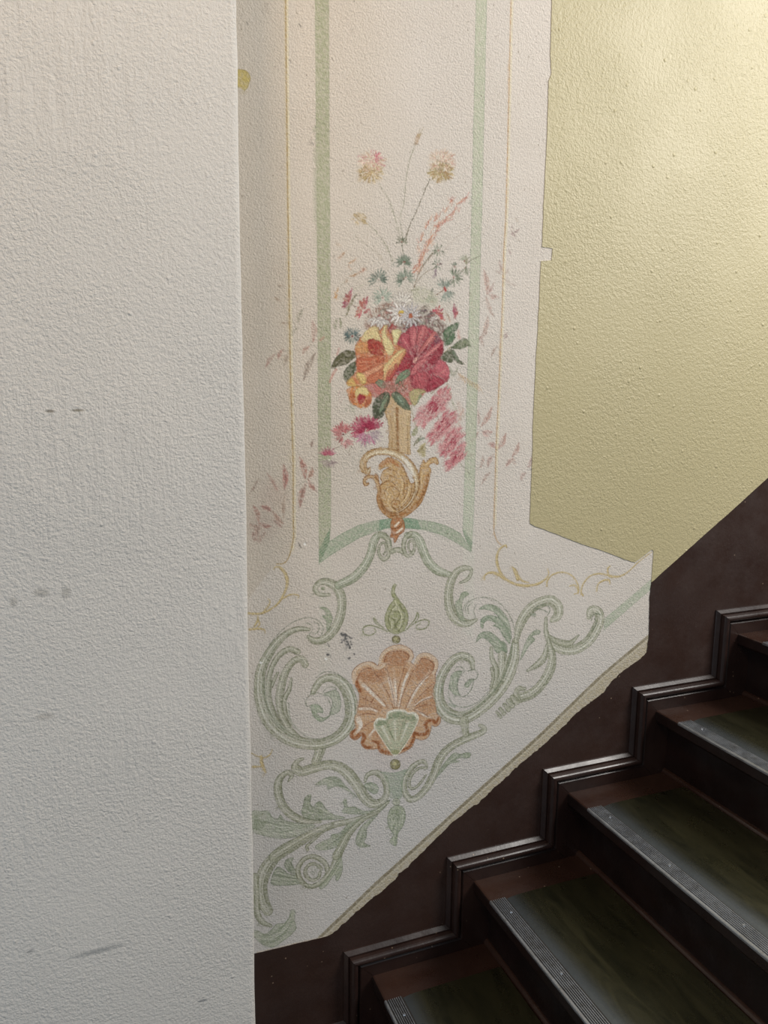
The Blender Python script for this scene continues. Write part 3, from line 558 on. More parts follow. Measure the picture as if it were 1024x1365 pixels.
    rib('J', [(630, 570), (640, 700), (625, 830), (560, 970)], [50, 70, 80, 60]); rib('J', [(545, 600), (550, 690), (590, 790), (575, 920)], [24, 32, 42, 50]); rib('J', [(545, 775), (562, 850), (540, 940)], [20, 26, 20], hl=False)
    for q in ([(190, 900), (180, 1000), (220, 1080), (320, 1105), (430, 1060), (520, 970)], [(130, 900), (110, 1030), (160, 1140), (270, 1190)], [(720, 560), (700, 700), (640, 860), (540, 1000), (420, 1110)]): ln('J', q, 8, (120, 134, 110), 0.65, cid=False)
    for q in ([(115, 900), (110, 1040), (170, 1130), (280, 1160), (420, 1090), (560, 960)], [(735, 560), (715, 720), (650, 880)], [(700, 560), (670, 720), (600, 880)]): ln('J', q, 8, (205, 205, 192), 0.6, cid=False)
    pg('J', [(300, 800), (262, 860), (252, 945), (275, 1005), (215, 990), (188, 930), (200, 840), (240, 800)], (158, 170, 144), 0.65, edge=(126, 140, 116)); pg('J', [(318, 925), (345, 885), (400, 862), (372, 900), (350, 935)], (140, 156, 128), 0.7, edge=(122, 136, 112))
    ln('J', [(345, 795), (400, 785), (430, 820), (410, 868), (355, 870), (318, 910), (330, 935)], 9); ln('J', [(320, 795), (270, 860), (255, 940), (280, 1010), (330, 1005), (375, 950), (395, 875)], 8); ln('J', [(230, 790), (260, 760), (310, 775), (295, 800), (240, 800)], 8); st('J', [(190, 1080), (230, 1100)], 24, (140, 154, 132), 0.6)
    pg('J', [(438, 268), (500, 230), (580, 238), (652, 300), (700, 395), (718, 520), (690, 500), (645, 400), (575, 300), (500, 272)], (146, 160, 134), 0.76, edge=(116, 132, 108))
    pg('J', [(452, 412), (462, 350), (530, 320), (620, 350), (688, 448), (708, 560), (660, 520), (605, 430), (558, 412), (582, 390), (520, 365), (482, 390), (474, 432)], (146, 160, 134), 0.76, edge=(112, 130, 106))
    pg('J', [(418, 545), (440, 482), (520, 458), (600, 510), (632, 548), (672, 562), (680, 640), (640, 622), (592, 642), (540, 562), (470, 512)], (142, 156, 130), 0.76, edge=(112, 128, 104))
    st('J', [(640, 560), (655, 610)], 44, (122, 140, 114), 0.6, cid=False); st('J', [(470, 375), (520, 340)], 22, (118, 138, 112), 0.5, cid=False)
    part(S_)   # right upper stem
    rib('K', [(215, 330), (238, 235), (285, 155), (350, 108), (420, 92), (462, 130), (462, 180), (430, 205)], [26, 48, 56, 54, 50, 52, 50, 28], shade=-1)
    ln('K', [(320, 140), (350, 120), (400, 120), (415, 150), (400, 180)], 6); ln('K', [(310, 160), (340, 140), (380, 150), (400, 160)], 6)
    pg('K', [(238, 445), (258, 370), (290, 302), (330, 266), (358, 272), (352, 290), (310, 302), (326, 326), (290, 362), (260, 415)], (152, 163, 138), 0.75, edge=(122, 136, 112))
    pg('K', [(300, 170), (330, 165), (330, 190), (300, 180)], (120, 136, 112), 0.6)
    part(S_)
    rib('K', [(392, 195), (393, 280), (425, 345), (490, 380), (570, 378), (640, 335), (685, 270), (710, 205), (700, 160), (660, 150), (648, 188)], [14, 24, 36, 46, 52, 56, 60, 54, 46, 44, 26])
    rib('K', [(408, 300), (455, 332), (530, 345), (585, 298)], [12, 26, 28, 8], hl=False); ln('K', [(660, 210), (680, 170), (715, 175)], 6); ln('K', [(665, 270), (690, 230), (680, 200)], 6)
    part(S_)
    rib('K', [(405, 320), (428, 420), (415, 505), (365, 590), (305, 645), (240, 668)], [14, 40, 54, 52, 52, 50])
    rib('K', [(398, 350), (382, 425), (345, 468), (280, 508)], [10, 36, 34, 10]); rib('K', [(265, 615), (230, 615), (215, 645), (225, 675)], [16, 26, 32, 30], hl=False)
    for i, (x, y) in enumerate(((205, 680), (180, 700), (158, 725), (132, 748), (112, 768))): rib('K', [(x-14, y-16), (x+12, y+14)], [24-i*3, 32-i*4], hl=False)
    part(S_)   # small right volute under the shell
    rib('I', [(478, 255), (462, 218), (420, 215), (350, 268), (300, 360), (300, 450), (340, 512), (405, 495), (475, 420), (530, 320), (575, 200), (645, 110), (745, 50), (850, 5), (930, -30), (935, -60), (900, -80)], [12, 22, 30, 40, 38, 40, 42, 48, 54, 60, 60, 58, 54, 50, 42, 30, 20])
    rib('I', [(475, 262), (410, 268), (352, 325), (335, 395), (362, 430), (415, 395), (470, 320)], [14, 18, 20, 20, 18, 18, 12], hl=False)
    pg('I', [(832, 150), (795, 138), (742, 152), (700, 140), (645, 190), (592, 260), (548, 345), (600, 295), (660, 232), (738, 212), (705, 200), (742, 182), (810, 182)], (150, 161, 136), 0.75, edge=(122, 136, 110))
    rib('X', [(618.5, 961), (620, 968), (621, 978)], [11, 9, 8], hl=False)
    part(S_); pg('I', [(120, 298), (210, 305), (310, 275), (288, 350), (280, 430), (272, 505), (200, 508), (178, 500), (172, 420)], (156, 168, 144), 0.5, c2=(128, 148, 122), grad=0); ln('I', [(100, 298), (200, 305), (300, 290), (340, 265)], 8, (140, 152, 134), 0.7)
    part('painted_pendant'); pg('I', [(236, 562), (290, 585), (306, 655), (282, 735), (245, 790), (240, 830), (232, 888), (198, 878), (178, 850), (205, 800), (170, 735), (160, 660), (186, 590)], (160, 168, 142), 0.8, edge=(118, 130, 102))
    dabs('I', (232, 665), 62, 40, [(122, 134, 106), (198, 200, 182), (138, 148, 120)], (14, 40), 8, sq=(0.7, 1.1)); pg('I', [(232, 505), (260, 522), (258, 552), (232, 565), (206, 552), (204, 522)], (168, 172, 150), 0.85, edge=(116, 128, 104))
    # --- finial and beads
    part('painted_bud')
    for q in ([(478, 722), (425, 698), (372, 685), (332, 698), (336, 735), (375, 742), (405, 722), (395, 702)], [(455, 702), (420, 672), (395, 638), (400, 665), (430, 690)], [(575, 718), (635, 672), (690, 650), (722, 662), (705, 698), (660, 708), (645, 690), (670, 672)], [(602, 690), (640, 645), (652, 608), (660, 635), (640, 665)]): st('B', q, [6, 9, 8, 6], (128, 134, 92), 0.8)
    pg('B', [(512, 530), (478, 580), (458, 650), (478, 712), (525, 736), (572, 715), (598, 655), (588, 590), (550, 540), (522, 500), (518, 470), (528, 445), (512, 440), (498, 480), (502, 512)], (158, 160, 118), 0.9, edge=(120, 126, 84), ew=1.4)
    for q in ([(520, 560), (490, 610), (480, 660), (505, 710)], [(545, 560), (575, 610), (570, 670), (540, 720)], [(510, 600), (545, 605), (550, 640), (525, 680), (530, 710)], [(500, 640), (520, 660), (515, 700)]): ln('B', q, 7, (112, 116, 76), 0.8, cid=False)
    for q in ([(540, 580), (560, 640), (545, 700)], [(505, 590), (530, 570), (520, 540)], [(500, 660), (500, 700)]): ln('B', q, 7, (206, 204, 172), 0.75, cid=False)
    for f_, c_, r in (('B', (526, 768), 24), ('C', (525, 1222), 47)):
        part('painted_bead'); x, y = c_; pg(f_, [(x+r*math.cos(a), y+r*math.sin(a)) for a in np.linspace(0, 2*math.pi, 10)[:-1]], (140, 134, 92), 0.9, edge=(98, 94, 58), ew=1.4); st(f_, [(x-r*.2, y-r*.2), (x, y-r*.1)], r*.6, (190, 184, 136), 0.8, 1.8, cid=False)
    # --- shell
    part('painted_shell')
    m_ = pg('C', [(378, 290), (388, 230), (440, 170), (520, 136), (600, 138), (670, 178), (694, 240), (668, 290), (698, 305), (722, 240), (780, 206), (850, 218), (908, 270), (915, 335), (892, 400), (892, 480), (858, 560), (874, 620), (895, 700), (905, 760), (937, 790), (935, 845), (895, 880), (860, 868), (848, 920), (820, 980), (760, 1002), (712, 990), (680, 1060), (600, 1112), (500, 1140), (402, 1122), (368, 1082), (312, 1086), (240, 1072), (214, 1020), (222, 960), (172, 1000), (120, 980), (114, 932), (160, 890), (155, 800), (180, 740), (200, 600), (160, 500), (130, 430), (142, 365), (200, 310), (280, 285), (340, 300), (362, 325)], (200, 160, 122), 0.95, edge=(142, 96, 66), ew=1.3, sub=4)
    B0 = (545, 760)
    for q, c in (([(425, 290), (440, 225), (500, 195), (600, 192), (648, 228), (640, 265), (600, 330), (500, 330)], (170, 112, 72)), ([(700, 335), (745, 300), (762, 258), (830, 268), (878, 310), (870, 380), (800, 470), (720, 440)], (174, 116, 76)),
                 ([(185, 430), (215, 375), (280, 345), (335, 372), (420, 340), (440, 420), (360, 480), (240, 460)], (174, 116, 76)), ([(610, 330), (680, 345), (700, 420), (640, 500), (590, 430)], (184, 132, 90)), ([(440, 330), (600, 330), (590, 450), (470, 450)], (192, 144, 102)), ([(860, 480), (880, 620), (885, 720), (760, 800), (700, 700), (780, 560)], (186, 134, 92)),
                 ([(200, 500), (300, 560), (420, 700), (330, 760), (180, 760), (200, 600)], (190, 142, 102)), ([(220, 850), (330, 830), (300, 950), (240, 920)], (190, 142, 102)), ([(300, 930), (360, 900), (440, 1060), (360, 1000)], (182, 124, 80))):
        pg('C', q, c, 0.62, 7, cid=False)
    for q, w_ in (([(470, 440), (495, 540), (525, 690)], 26), ([(520, 450), (530, 560), (545, 690)], 20), ([(640, 400), (600, 500), (560, 690)], 24), ([(770, 470), (700, 570), (640, 700)], 26), ([(820, 420), (740, 500), (690, 600)], 14), ([(235, 500), (330, 590), (430, 690)], 30), ([(850, 610), (770, 640), (700, 690)], 18), ([(200, 715), (300, 715), (360, 740)], 22), ([(190, 810), (210, 870), (180, 930)], 44), ([(720, 730), (800, 780), (840, 790)], 16), ([(340, 900), (290, 960)], 22)):
        st('C', q, [w_, w_*0.8, w_*0.4], (226, 216, 202), 0.85, 3.5, 0.5, mask=m_, cid=False)
        st('C', [(q[0][0]*2-q[1][0], q[0][1]*2-q[1][1]), q[0]], [w_*.5, w_], (214, 190, 164), 0.5, 4, 0.6, mask=m_, cid=False, sub=2)
    for q in ([(335, 385), (400, 470), (470, 600), (510, 720)], [(240, 470), (330, 560), (420, 650), (460, 720)], [(440, 310), (470, 430), (500, 560), (525, 710)], [(615, 310), (580, 440), (550, 560), (540, 710)], [(690, 365), (640, 480), (590, 600), (565, 720)], [(860, 385), (770, 460), (680, 580), (620, 710)],
              [(880, 480), (790, 560), (700, 650)], [(870, 610), (780, 640), (700, 700)], [(890, 690), (790, 680), (700, 720)], [(180, 700), (280, 695), (380, 730)], [(190, 600), (300, 650), (400, 700)], [(180, 780), (260, 760), (350, 770)], [(830, 790), (770, 750), (700, 730)], [(215, 900), (280, 850), (340, 820)], [(260, 600), (255, 680)], [(330, 620), (290, 690)]):
        ln('C', q, 7, (140, 88, 62), 0.8, cid=False)
    for r, s_ in ((140, 1), (200, 1), (260, 1), (330, 1), (400, .98), (460, .95)):
        for a in np.arange(195, 345, 9): 
            if RNG.random() < .75:
                q = [(545+r*math.cos(math.radians(b))*.95, 770+r*math.sin(math.radians(b))*s_) for b in (a, a+4, a+7)]; st('C', q, 5, (160, 104, 70) if RNG.random() < .6 else (216, 184, 150), 0.5, 1.1, mask=m_, cid=False, sub=2)
    for a in np.arange(185, 352, 2.2):
        r = RNG.uniform(230, 480); q = [(545+rr_*math.cos(math.radians(a)), 770+rr_*math.sin(math.radians(a))) for rr_ in (r, r+60)]; st('C', q, 4, (158, 102, 68), 0.45, 1.0, mask=m_, cid=False, sub=2)
    for q in ([(385, 300), (400, 235), (450, 185), (525, 155), (600, 158), (655, 190), (675, 240), (655, 285)], [(705, 300), (735, 245), (785, 222), (848, 235), (895, 280), (898, 340), (872, 390)], [(150, 480), (145, 430), (160, 370), (210, 325), (280, 302), (335, 330), (385, 345), (430, 310)]):
        st('C', q, 24, (214, 192, 166), 0.85, 2.0, 0.4, cid=False); st('C', q, 4, (168, 122, 92), 0.4, 1.0, 0.6, cid=False)
    for q in ([(425, 290), (445, 225), (505, 195), (600, 195), (648, 232), (640, 265)], [(745, 300), (765, 260), (830, 270), (876, 312), (868, 372)], [(185, 430), (220, 370), (285, 345), (335, 372)]): ln('C', q, 8, (138, 84, 58), 0.75, cid=False)
    for q in ([(165, 905), (130, 945), (160, 985), (210, 940), (245, 975), (228, 1030), (262, 1065), (312, 1065)], [(320, 1010), (372, 1030), (390, 1090), (450, 1112), (500, 1105)], [(590, 1092), (650, 1060), (692, 990), (700, 940), (760, 950), (820, 930), (800, 850), (860, 820), (900, 850), (915, 800)], [(180, 440), (180, 500), (210, 560)]):
        st('C', q, [20, 34, 34, 24], (166, 100, 56), 0.9, 2.0, 0.4, cid=False); st('C', q, 7, (128, 72, 42), 0.6, 1.2, 0.5, cid=False)
    part('painted_inner_shell')
    m2 = pg('C', [(522, 1142), (450, 1060), (385, 960), (332, 868), (368, 802), (440, 806), (452, 752), (500, 728), (560, 722), (615, 732), (640, 752), (700, 748), (738, 800), (705, 890), (650, 990), (590, 1080)], (178, 182, 154), 0.95, edge=(226, 222, 206), ew=1.8, ea=0.8)
    for q, w_ in (([(470, 790), (540, 770), (600, 780)], 50), ([(650, 790), (700, 810)], 44), ([(365, 850), (420, 840)], 44)): st('C', q, w_, (136, 148, 116), 0.7, 4, 0.5, mask=m2, cid=False)
    for q in ([(450, 810), (480, 920), (515, 1000)], [(440, 840), (500, 980)], [(610, 790), (580, 900), (560, 1000)], [(640, 760), (600, 880)], [(370, 920), (440, 1030), (500, 1120)], [(680, 930), (600, 1050), (550, 1120)]): ln('C', q, 7, (124, 134, 98), 0.75, cid=False)
    for q in ([(520, 830), (530, 1000)], [(640, 850), (580, 1000)], [(410, 880), (480, 1020)]): st('C', q, [24, 12], (216, 214, 196), 0.7, 2, mask=m2, cid=False, sub=2)
    for r in (200, 240, 280, 320): st('C', [(525+r*math.cos(math.radians(b)), 1110+r*math.sin(math.radians(b))) for b in range(230, 311, 16)], 5, (134, 144, 112), 0.45, mask=m2, cid=False)
    st('C', [(505, 1110), (545, 1110)], 40, (146, 148, 100), 0.7, 2, mask=m2, cid=False)
    for q in ([(352, 850), (372, 812), (436, 816)], [(456, 800), (462, 758), (505, 738), (560, 732), (612, 740)], [(640, 762), (695, 760), (724, 805)]): st('C', q, 9, (228, 224, 210), 0.85, 1.4, cid=False)
    # --- vase
    part('painted_vase')
    pg('X', [(509, 540), (513, 550), (517, 560), (518.5, 575), (517.6, 598), (530, 604), (547.5, 606), (547, 575), (547.5, 548), (545, 532), (535, 526), (520, 526), (512, 532)], (182, 148, 104), 0.95, edge=(136, 96, 54), smooth=False, c2=(198, 172, 132), grad=0)
    st('X', [(529, 545), (530, 575), (531, 606)], [5, 3, 4], (142, 96, 52), 0.75, 2.5, cid=False); st('X', [(521, 556), (523, 600)], 2.5, (160, 122, 72), 0.6, cid=False, sub=2); st('X', [(544, 556), (544, 604)], 3, (154, 118, 70), 0.6, cid=False, sub=2)
    for i in range(20): x = RNG.uniform(517, 546); y = RNG.uniform(548, 590); st('X', [(x, y), (x+.3, y+14)], 1.0, (218, 198, 152) if i % 2 else (160, 124, 76), 0.5, 1.0, cid=False, sub=2)
    m_ = pg('A', [(720, 450), (735, 370), (765, 312), (785, 340), (830, 298), (885, 290), (910, 325), (900, 362), (860, 345), (820, 375), (840, 420), (815, 540), (785, 640), (740, 740), (660, 820), (560, 885), (470, 895), (390, 855), (335, 790), (308, 700), (318, 620), (345, 560), (362, 530), (345, 490), (372, 420), (430, 392), (385, 388), (335, 415), (330, 370), (380, 312), (450, 290), (540, 340), (600, 440), (640, 540), (690, 520)], (190, 152, 100), 0.95, edge=(138, 92, 48), ew=1.2)
    st('A', [(800, 470), (770, 620), (690, 760), (560, 850), (440, 850), (360, 780)], [20, 40, 50, 50, 50, 30], (162, 106, 56), 0.65, 5, 0.4, mask=m_, cid=False)
    st('A', [(340, 620), (330, 700), (390, 800)], 50, (166, 112, 64), 0.6, 6, 0.4, mask=m_, cid=False)
    st('A', [(350, 360), (440, 320), (540, 390)], [40, 44, 14], (172, 110, 66), 0.7, 3, 0.4, mask=m_, cid=False)
    rib('A', [(242, 395), (222, 435), (180, 395), (182, 325), (235, 262), (330, 232), (440, 238), (550, 285), (640, 370), (692, 470), (700, 560), (680, 650), (630, 740), (560, 800), (500, 830)], [16, 40, 62, 58, 56, 58, 58, 62, 64, 60, 44, 34, 26, 18, 10], c=(200, 176, 132), dk=(140, 96, 50), lt=(228, 220, 200), alpha=0.95, ew=1.2)
    st('A', [(560, 290), (620, 360), (660, 450)], [26, 44, 30], (222, 218, 206), 0.75, 4, cid=False); st('A', [(380, 235), (460, 250)], 30, (218, 206, 176), 0.6, 4, cid=False); st('A', [(205, 430), (185, 370), (205, 300)], [26, 26, 16], (168, 124, 74), 0.7, 3, cid=False)
    for q in ([(545, 350), (590, 440), (605, 540), (600, 640), (560, 720)], [(430, 405), (520, 440), (580, 540), (570, 650)], [(390, 480), (440, 470), (500, 490)], [(350, 560), (420, 520), (490, 560), (530, 640), (500, 700)], [(380, 650), (400, 600), (460, 570), (520, 610)],
              [(650, 560), (640, 660), (580, 750), (500, 800), (420, 760)], [(690, 560), (670, 690), (590, 790), (490, 840), (400, 800), (350, 700)], [(480, 700), (450, 740), (480, 785), (530, 770), (530, 720), (490, 710)], [(350, 760), (430, 850), (540, 860)], [(330, 600), (350, 720), (420, 810), (500, 830)], [(720, 480), (730, 560), (690, 680)], [(820, 440), (780, 620), (700, 750)]):
        ln('A', q, 8, (132, 86, 44), 0.8, cid=False)
    for q in ([(520, 430), (560, 540), (545, 650)], [(400, 440), (460, 450)], [(630, 560), (610, 660), (540, 750)], [(420, 580), (400, 660)], [(440, 650), (420, 740), (480, 810)], [(750, 440), (740, 560)], [(790, 360), (860, 315)], [(500, 560), (530, 610)]): st('A', q, [10, 12, 6], (222, 196, 148), 0.7, 1.6, cid=False, mask=m_)
    st('A', [(485, 742), (495, 745)], 30, (176, 122, 70), 0.8, cid=False, sub=2)
    rib('A', [(228, 548), (200, 555), (188, 515), (215, 482), (262, 480), (305, 510), (325, 580), (338, 650)], [14, 26, 26, 26, 30, 34, 34, 20], c=(184, 142, 92), dk=(138, 92, 48), lt=(216, 188, 140), alpha=0.9)
    pg('A', [(285, 470), (300, 445), (322, 465), (330, 520), (300, 500)], (170, 120, 70), 0.9, edge=(134, 90, 46))
    part('painted_vase_foot')
    pg('A', [(462, 890), (520, 880), (562, 890), (582, 950), (576, 1010), (530, 1050), (492, 1118), (478, 1112), (468, 1075), (440, 1068), (450, 1010), (442, 950)], (178, 118, 74), 0.95, edge=(138, 84, 48)); st('A', [(490, 960), (525, 925)], [22, 16], (230, 214, 190), 0.9, 2, cid=False, sub=2); st('A', [(510, 1025), (560, 980)], [26, 16], (230, 216, 194), 0.9, 2, cid=False, sub=2); ln('A', [(450, 985), (510, 980), (570, 930)], 10, (130, 76, 42), 0.8, cid=False); ln('A', [(455, 1050), (500, 1040), (570, 1000)], 9, (140, 84, 48), 0.8, cid=False)
    bouquet()
    # --- beige band along the string, soot mark, nicks
    part('beige_band')
    inner = [(861, 848.5), (800, 900), (718.6, 978.8), (660, 1031.5), (600, 1086), (551.4, 1130), (500, 1176), (470, 1205), (423.4, 1249.4)]
    pg('X', inner+[(440, 1262), (475, 1235), (540, 1172), (600, 1115), (700, 1030), (800, 940), (880, 885), (872, 840)], (172, 160, 134), 0.9, 1.3, smooth=False)
    st('X', [(x+1.6, y+1.6) for x, y in inner], 3.4, (128, 118, 94), 0.75, 1.2, cid=False); st('X', [(x+3.8, y+4) for x, y in inner], 1.6, (196, 188, 166), 0.5, 1.2, cid=False); ln('X', [(441, 1247), (400, 1256), (343, 1269.6)], 1.2, (206, 190, 170), 0.8)
    part('soot_mark')
    for q, w_ in (([(205, 735), (225, 745), (235, 770)], 14), ([(215, 765), (235, 790), (250, 815)], 12), ([(240, 750), (265, 762)], 6), ([(205, 770), (200, 790)], 8), ([(230, 780), (240, 805)], 14), ([(255, 780), (262, 800)], 6), ([(122, 860), (130, 864)], 14), ([(240, 882), (250, 878)], 8), ([(270, 858), (276, 856)], 8), ([(130, 810), (120, 790)], 4)): st('B', q, w_*1.5, (96, 96, 96), 0.75, 2.2, 0.8)
    CUR[0] = 0
    for x, y in ((398, 724), (399, 727), (416, 190), (329, 30), (399, 32), (386, 80)): st('X', [(x, y), (x+2, y+3)], 1.6, (96, 92, 86), 0.7, 1.0, cid=False, sub=2)
    for i in range(150):
        x, y = RNG.uniform(322, 735), RNG.uniform(-10, 420) if i % 3 else RNG.uniform(400, 1240); st('X', [(x, y), (x+RNG.normal(0, 1), y+RNG.uniform(0, 1.6))], RNG.uniform(0.8, 1.8), (136, 122, 106), RNG.uniform(0.3, 0.75), 1.0, cid=False, sub=2)
    for x, y in ((347, 883), (406, 725), (434, 878)): st('X', [(x, y), (x+1.5, y+1)], 2.2, (232, 232, 230), 0.9, 1.0, cid=False, sub=2)
    part('yellow_patch'); pg('X', [(312, 94), (325, 93), (331, 97), (334, 104), (332, 112), (330, 117), (326, 121), (322, 118), (312, 112)], (186, 166, 96), 0.95, edge=(150, 132, 80), ew=0.8)

def bouquet():
    stem, dk = (138, 138, 112), (104, 106, 84)
    part('painted_stem')
    for f_, q, w_, c in (('L', [(335, 435), (400, 540), (440, 650), (470, 760), (490, 830)], 5, stem), ('L', [(585, 165), (545, 270), (520, 400), (505, 560), (480, 660), (490, 760), (500, 830)], 5, stem), ('L', [(682, 405), (640, 500), (590, 620), (540, 730), (515, 830)], 7, (112, 106, 84)),
                         ('L', [(265, 718), (300, 745), (360, 820), (400, 890), (430, 960)], 6, stem), ('L', [(490, 840), (505, 940), (512, 1030)], 7, dk), ('L', [(180, 790), (270, 870), (350, 930), (400, 1030)], 3, (170, 160, 140)), ('L', [(460, 790), (480, 835), (525, 830)], 6, dk), ('L', [(725, 890), (670, 940), (620, 1015), (600, 1060)], 6, (110, 106, 84)),
                         ('N', [(390, 0), (290, 130), (235, 240), (180, 380)], 7, (124, 104, 80)), ('N', [(430, 140), (300, 215), (230, 300), (160, 420)], 7, (124, 108, 84)), ('N', [(640, 270), (560, 370), (430, 460)], 8, (130, 96, 72)), ('N', [(940, 10), (820, 70), (760, 150), (640, 260)], 7, (118, 116, 94)),
                         ('L', [(780, 890), (850, 810), (920, 760), (960, 720)], 3, (176, 160, 146)), ('M', [(280, 450), (330, 500)], 7, dk), ('M', [(430, 570), (490, 600)], 8, (110, 60, 54)), ('M', [(470, 440), (400, 570), (350, 700)], [14, 34, 14], (132, 126, 100)), ('M', [(350, 600), (390, 560)], 30, (150, 146, 124)),
                         ('M', [(430, 400), (520, 350), (620, 320)], 7, (170, 168, 146)), ('M', [(290, 360), (380, 240), (440, 190)], 6, (172, 164, 144)), ('N', [(430, 540), (340, 510), (290, 470)], 7, (130, 110, 84)), ('Q', [(540, 760), (490, 920), (440, 1024)], 5, (164, 158, 144)), ('Q', [(200, 760), (260, 735), (340, 690)], 6, (140, 120, 100)), ('Q', [(90, 340), (150, 350)], 6, (116, 120, 98)), ('O', [(40, 400), (120, 440)], 5, (120, 124, 100))):
        part('painted_stem'); ln(f_, q, w_, c, 0.75)
    part('painted_stem')
    for f_, q, w_, c in (('R', [(560, 20), (600, 160), (640, 270), (680, 330)], 7, (150, 140, 110)), ('R', [(430, 360), (470, 420)], 9, (130, 70, 60)), ('R', [(520, 0), (380, 130)], 10, (130, 110, 80)), ('R', [(700, 900), (760, 980), (810, 1024)], 7, (150, 144, 124)), ('P', [(560, 750), (600, 880), (640, 1024)], 7, (140, 150, 120)), ('R', [(150, 60), (160, 300), (200, 480), (205, 560)], [14, 10, 7], (140, 130, 92)),
                         ('Q', [(370, 130), (420, 300), (470, 380)], 9, (150, 150, 124)), ('Q', [(480, 400), (400, 540), (330, 600)], 8, (140, 120, 96)), ('Q', [(470, 590), (430, 700), (380, 790)], 8, (150, 140, 116)), ('Q', [(520, 350), (480, 420)], 8, (150, 132, 90))):
        part('painted_stem'); ln(f_, q, w_, c, 0.7)
    # globes
    for cx, cy, top in ((280, 325, (190, 120, 128)), (760, 318, (186, 140, 128))):
        part('globe_flower'); st('L', [(cx-2, cy), (cx+2, cy)], 170, (196, 182, 160), 0.5, 14, 0.3)
        dabs('L', (cx, cy+35), 78, 150, [(160, 128, 82), (150, 134, 86), (186, 162, 116), (204, 186, 150), (146, 118, 74)], (14, 34), 7, radial=True, sq=(1.1, 0.85), alpha=0.85)
        dabs('L', (cx+5, cy-40), 80, 130, [top, (206, 178, 158), (190, 160, 138), (214, 198, 180), (180, 150, 120)], (14, 36), 6, radial=True, sq=(1.15, 0.95), alpha=0.8)
        if cx < 400: dabs('L', (cx+38, cy-75), 30, 26, [(186, 84, 104), (198, 110, 124)], (14, 30), 7, radial=True)
        else: dabs('L', (cx-10, cy+10), 50, 30, [(150, 142, 84), (128, 124, 78)], (12, 30), 7)
    part('seed_head'); dabs('L', (202, 675), 40, 45, [(170, 146, 102), (146, 124, 86), (196, 176, 136)], (16, 40), 8, ang=40, sq=(1.1, 1.0)); st('L', [(225, 690), (262, 716)], [30, 8], (168, 146, 104), 0.7)
    part('seed_head'); st('L', [(588, 155), (600, 115), (612, 95)], [26, 30, 12], (176, 150, 124), 0.75); 
    for q in ([(600, 110), (612, 60)], [(612, 100), (636, 50)], [(608, 120), (630, 85)]): ln('L', q, 6, (164, 148, 112), 0.7)
    st('L', [(580, 158), (600, 165)], 10, (118, 96, 70), 0.8, sub=2)
    # pinkish grass plume
    part('grass_plume'); pc = [(196, 142, 116), (184, 116, 96), (206, 168, 142), (178, 98, 84), (200, 156, 128)]
    for (x0, y0, x1, y1, n) in ((600, 1000, 720, 740, 34), (720, 740, 830, 650, 16), (690, 760, 880, 590, 22), (720, 700, 740, 620, 9), (780, 640, 830, 545, 14), (850, 590, 930, 530, 10), (610, 900, 630, 790, 12), (600, 1040, 640, 880, 26), (660, 740, 680, 680, 8), (640, 900, 700, 800, 16), (560, 1060, 610, 960, 14)):
        for i in range(n):
            t = RNG.random(); x = x0+(x1-x0)*t+RNG.normal(0, 9); y = y0+(y1-y0)*t+RNG.normal(0, 9); a = math.atan2(y1-y0, x1-x0)+RNG.normal(0, .25); L = RNG.uniform(18, 44)
            st('L', [(x, y), (x+math.cos(a)*L, y+math.sin(a)*L)], [8, 4], pc[RNG.integers(5)], 0.6, 1.2, sub=2)
    part('grass_sprig'); 
    for (x, y, L, a, c) in ((60, 940, 70, -45, (186, 154, 126)), (130, 980, 60, -35, (196, 170, 146)), (40, 830, 50, 40, (196, 180, 162)), (210, 1010, 40, 0, (196, 164, 144))): leafl('L', x, y, L, a, 18, c, 0.7)
    for (x, y, L, a, c) in ((390, 250, 180, -25, (182, 148, 118)), (500, 190, 80, -20, (186, 134, 112)), (390, 90, 70, -30, (190, 160, 132)), (250, 30, 60, -20, (196, 168, 148)), (380, 110, 70, 60, (196, 172, 150)), (340, 320, 70, -60, (190, 170, 150)), (230, 420, 90, 75, (200, 152, 96)), (215, 490, 60, -50, (198, 150, 100)), (240, 430, 70, -70, (200, 156, 104))): leafl('M', x, y, L, a, 26, c, 0.75)
    # small green-blue asters and their leaves
    tl, gg = (76, 98, 98), (120, 134, 116)
    for a in (('M', 720, 280, 130, (98, 116, 104), 150, 380, 13), ('M', 770, 485, 130, (150, 164, 148), 130, 400, 14), ('M', 1000, 80, 110, (108, 122, 108), 150, 390, 10), ('M', 1010, 270, 110, (120, 136, 120), 120, 300, 9), ('N', 75, 75, 90, (108, 122, 108), 150, 390, 11), ('N', 95, 255, 110, (124, 138, 122), 140, 400, 12), ('N', 640, 250, 120, (116, 126, 106), -120, 130, 12),
              ('N', 540, 390, 130, (124, 136, 124), 215, 320, 8), ('N', 545, 395, 150, (136, 146, 134), 20, 110, 8), ('N', 385, 530, 90, (140, 150, 132), 180, 330, 7), ('L', 510, 970, 50, (104, 118, 98), 160, 390, 9), ('L', 490, 830, 40, (112, 118, 96), 170, 380, 7), ('L', 740, 890, 48, (112, 124, 100), 20, 300, 8), ('L', 735, 985, 46, (120, 130, 112), 60, 300, 7), ('L', 920, 960, 46, (140, 146, 124), 200, 320, 5), ('L', 925, 1010, 40, (136, 142, 120), 20, 140, 4), ('L', 850, 1000, 36, (118, 130, 114), 220, 310, 4)):
        aster(a[0], a[1], a[2], a[3], a[4], a[5], a[6], a[7], cc=(132, 76, 64), cr=10 if a[0] != 'L' else 5, wd=17 if a[0] != 'L' else 8, alpha=0.78)
    st('N', [(535, 375), (550, 400)], 30, (170, 64, 62), 0.85, sub=2)
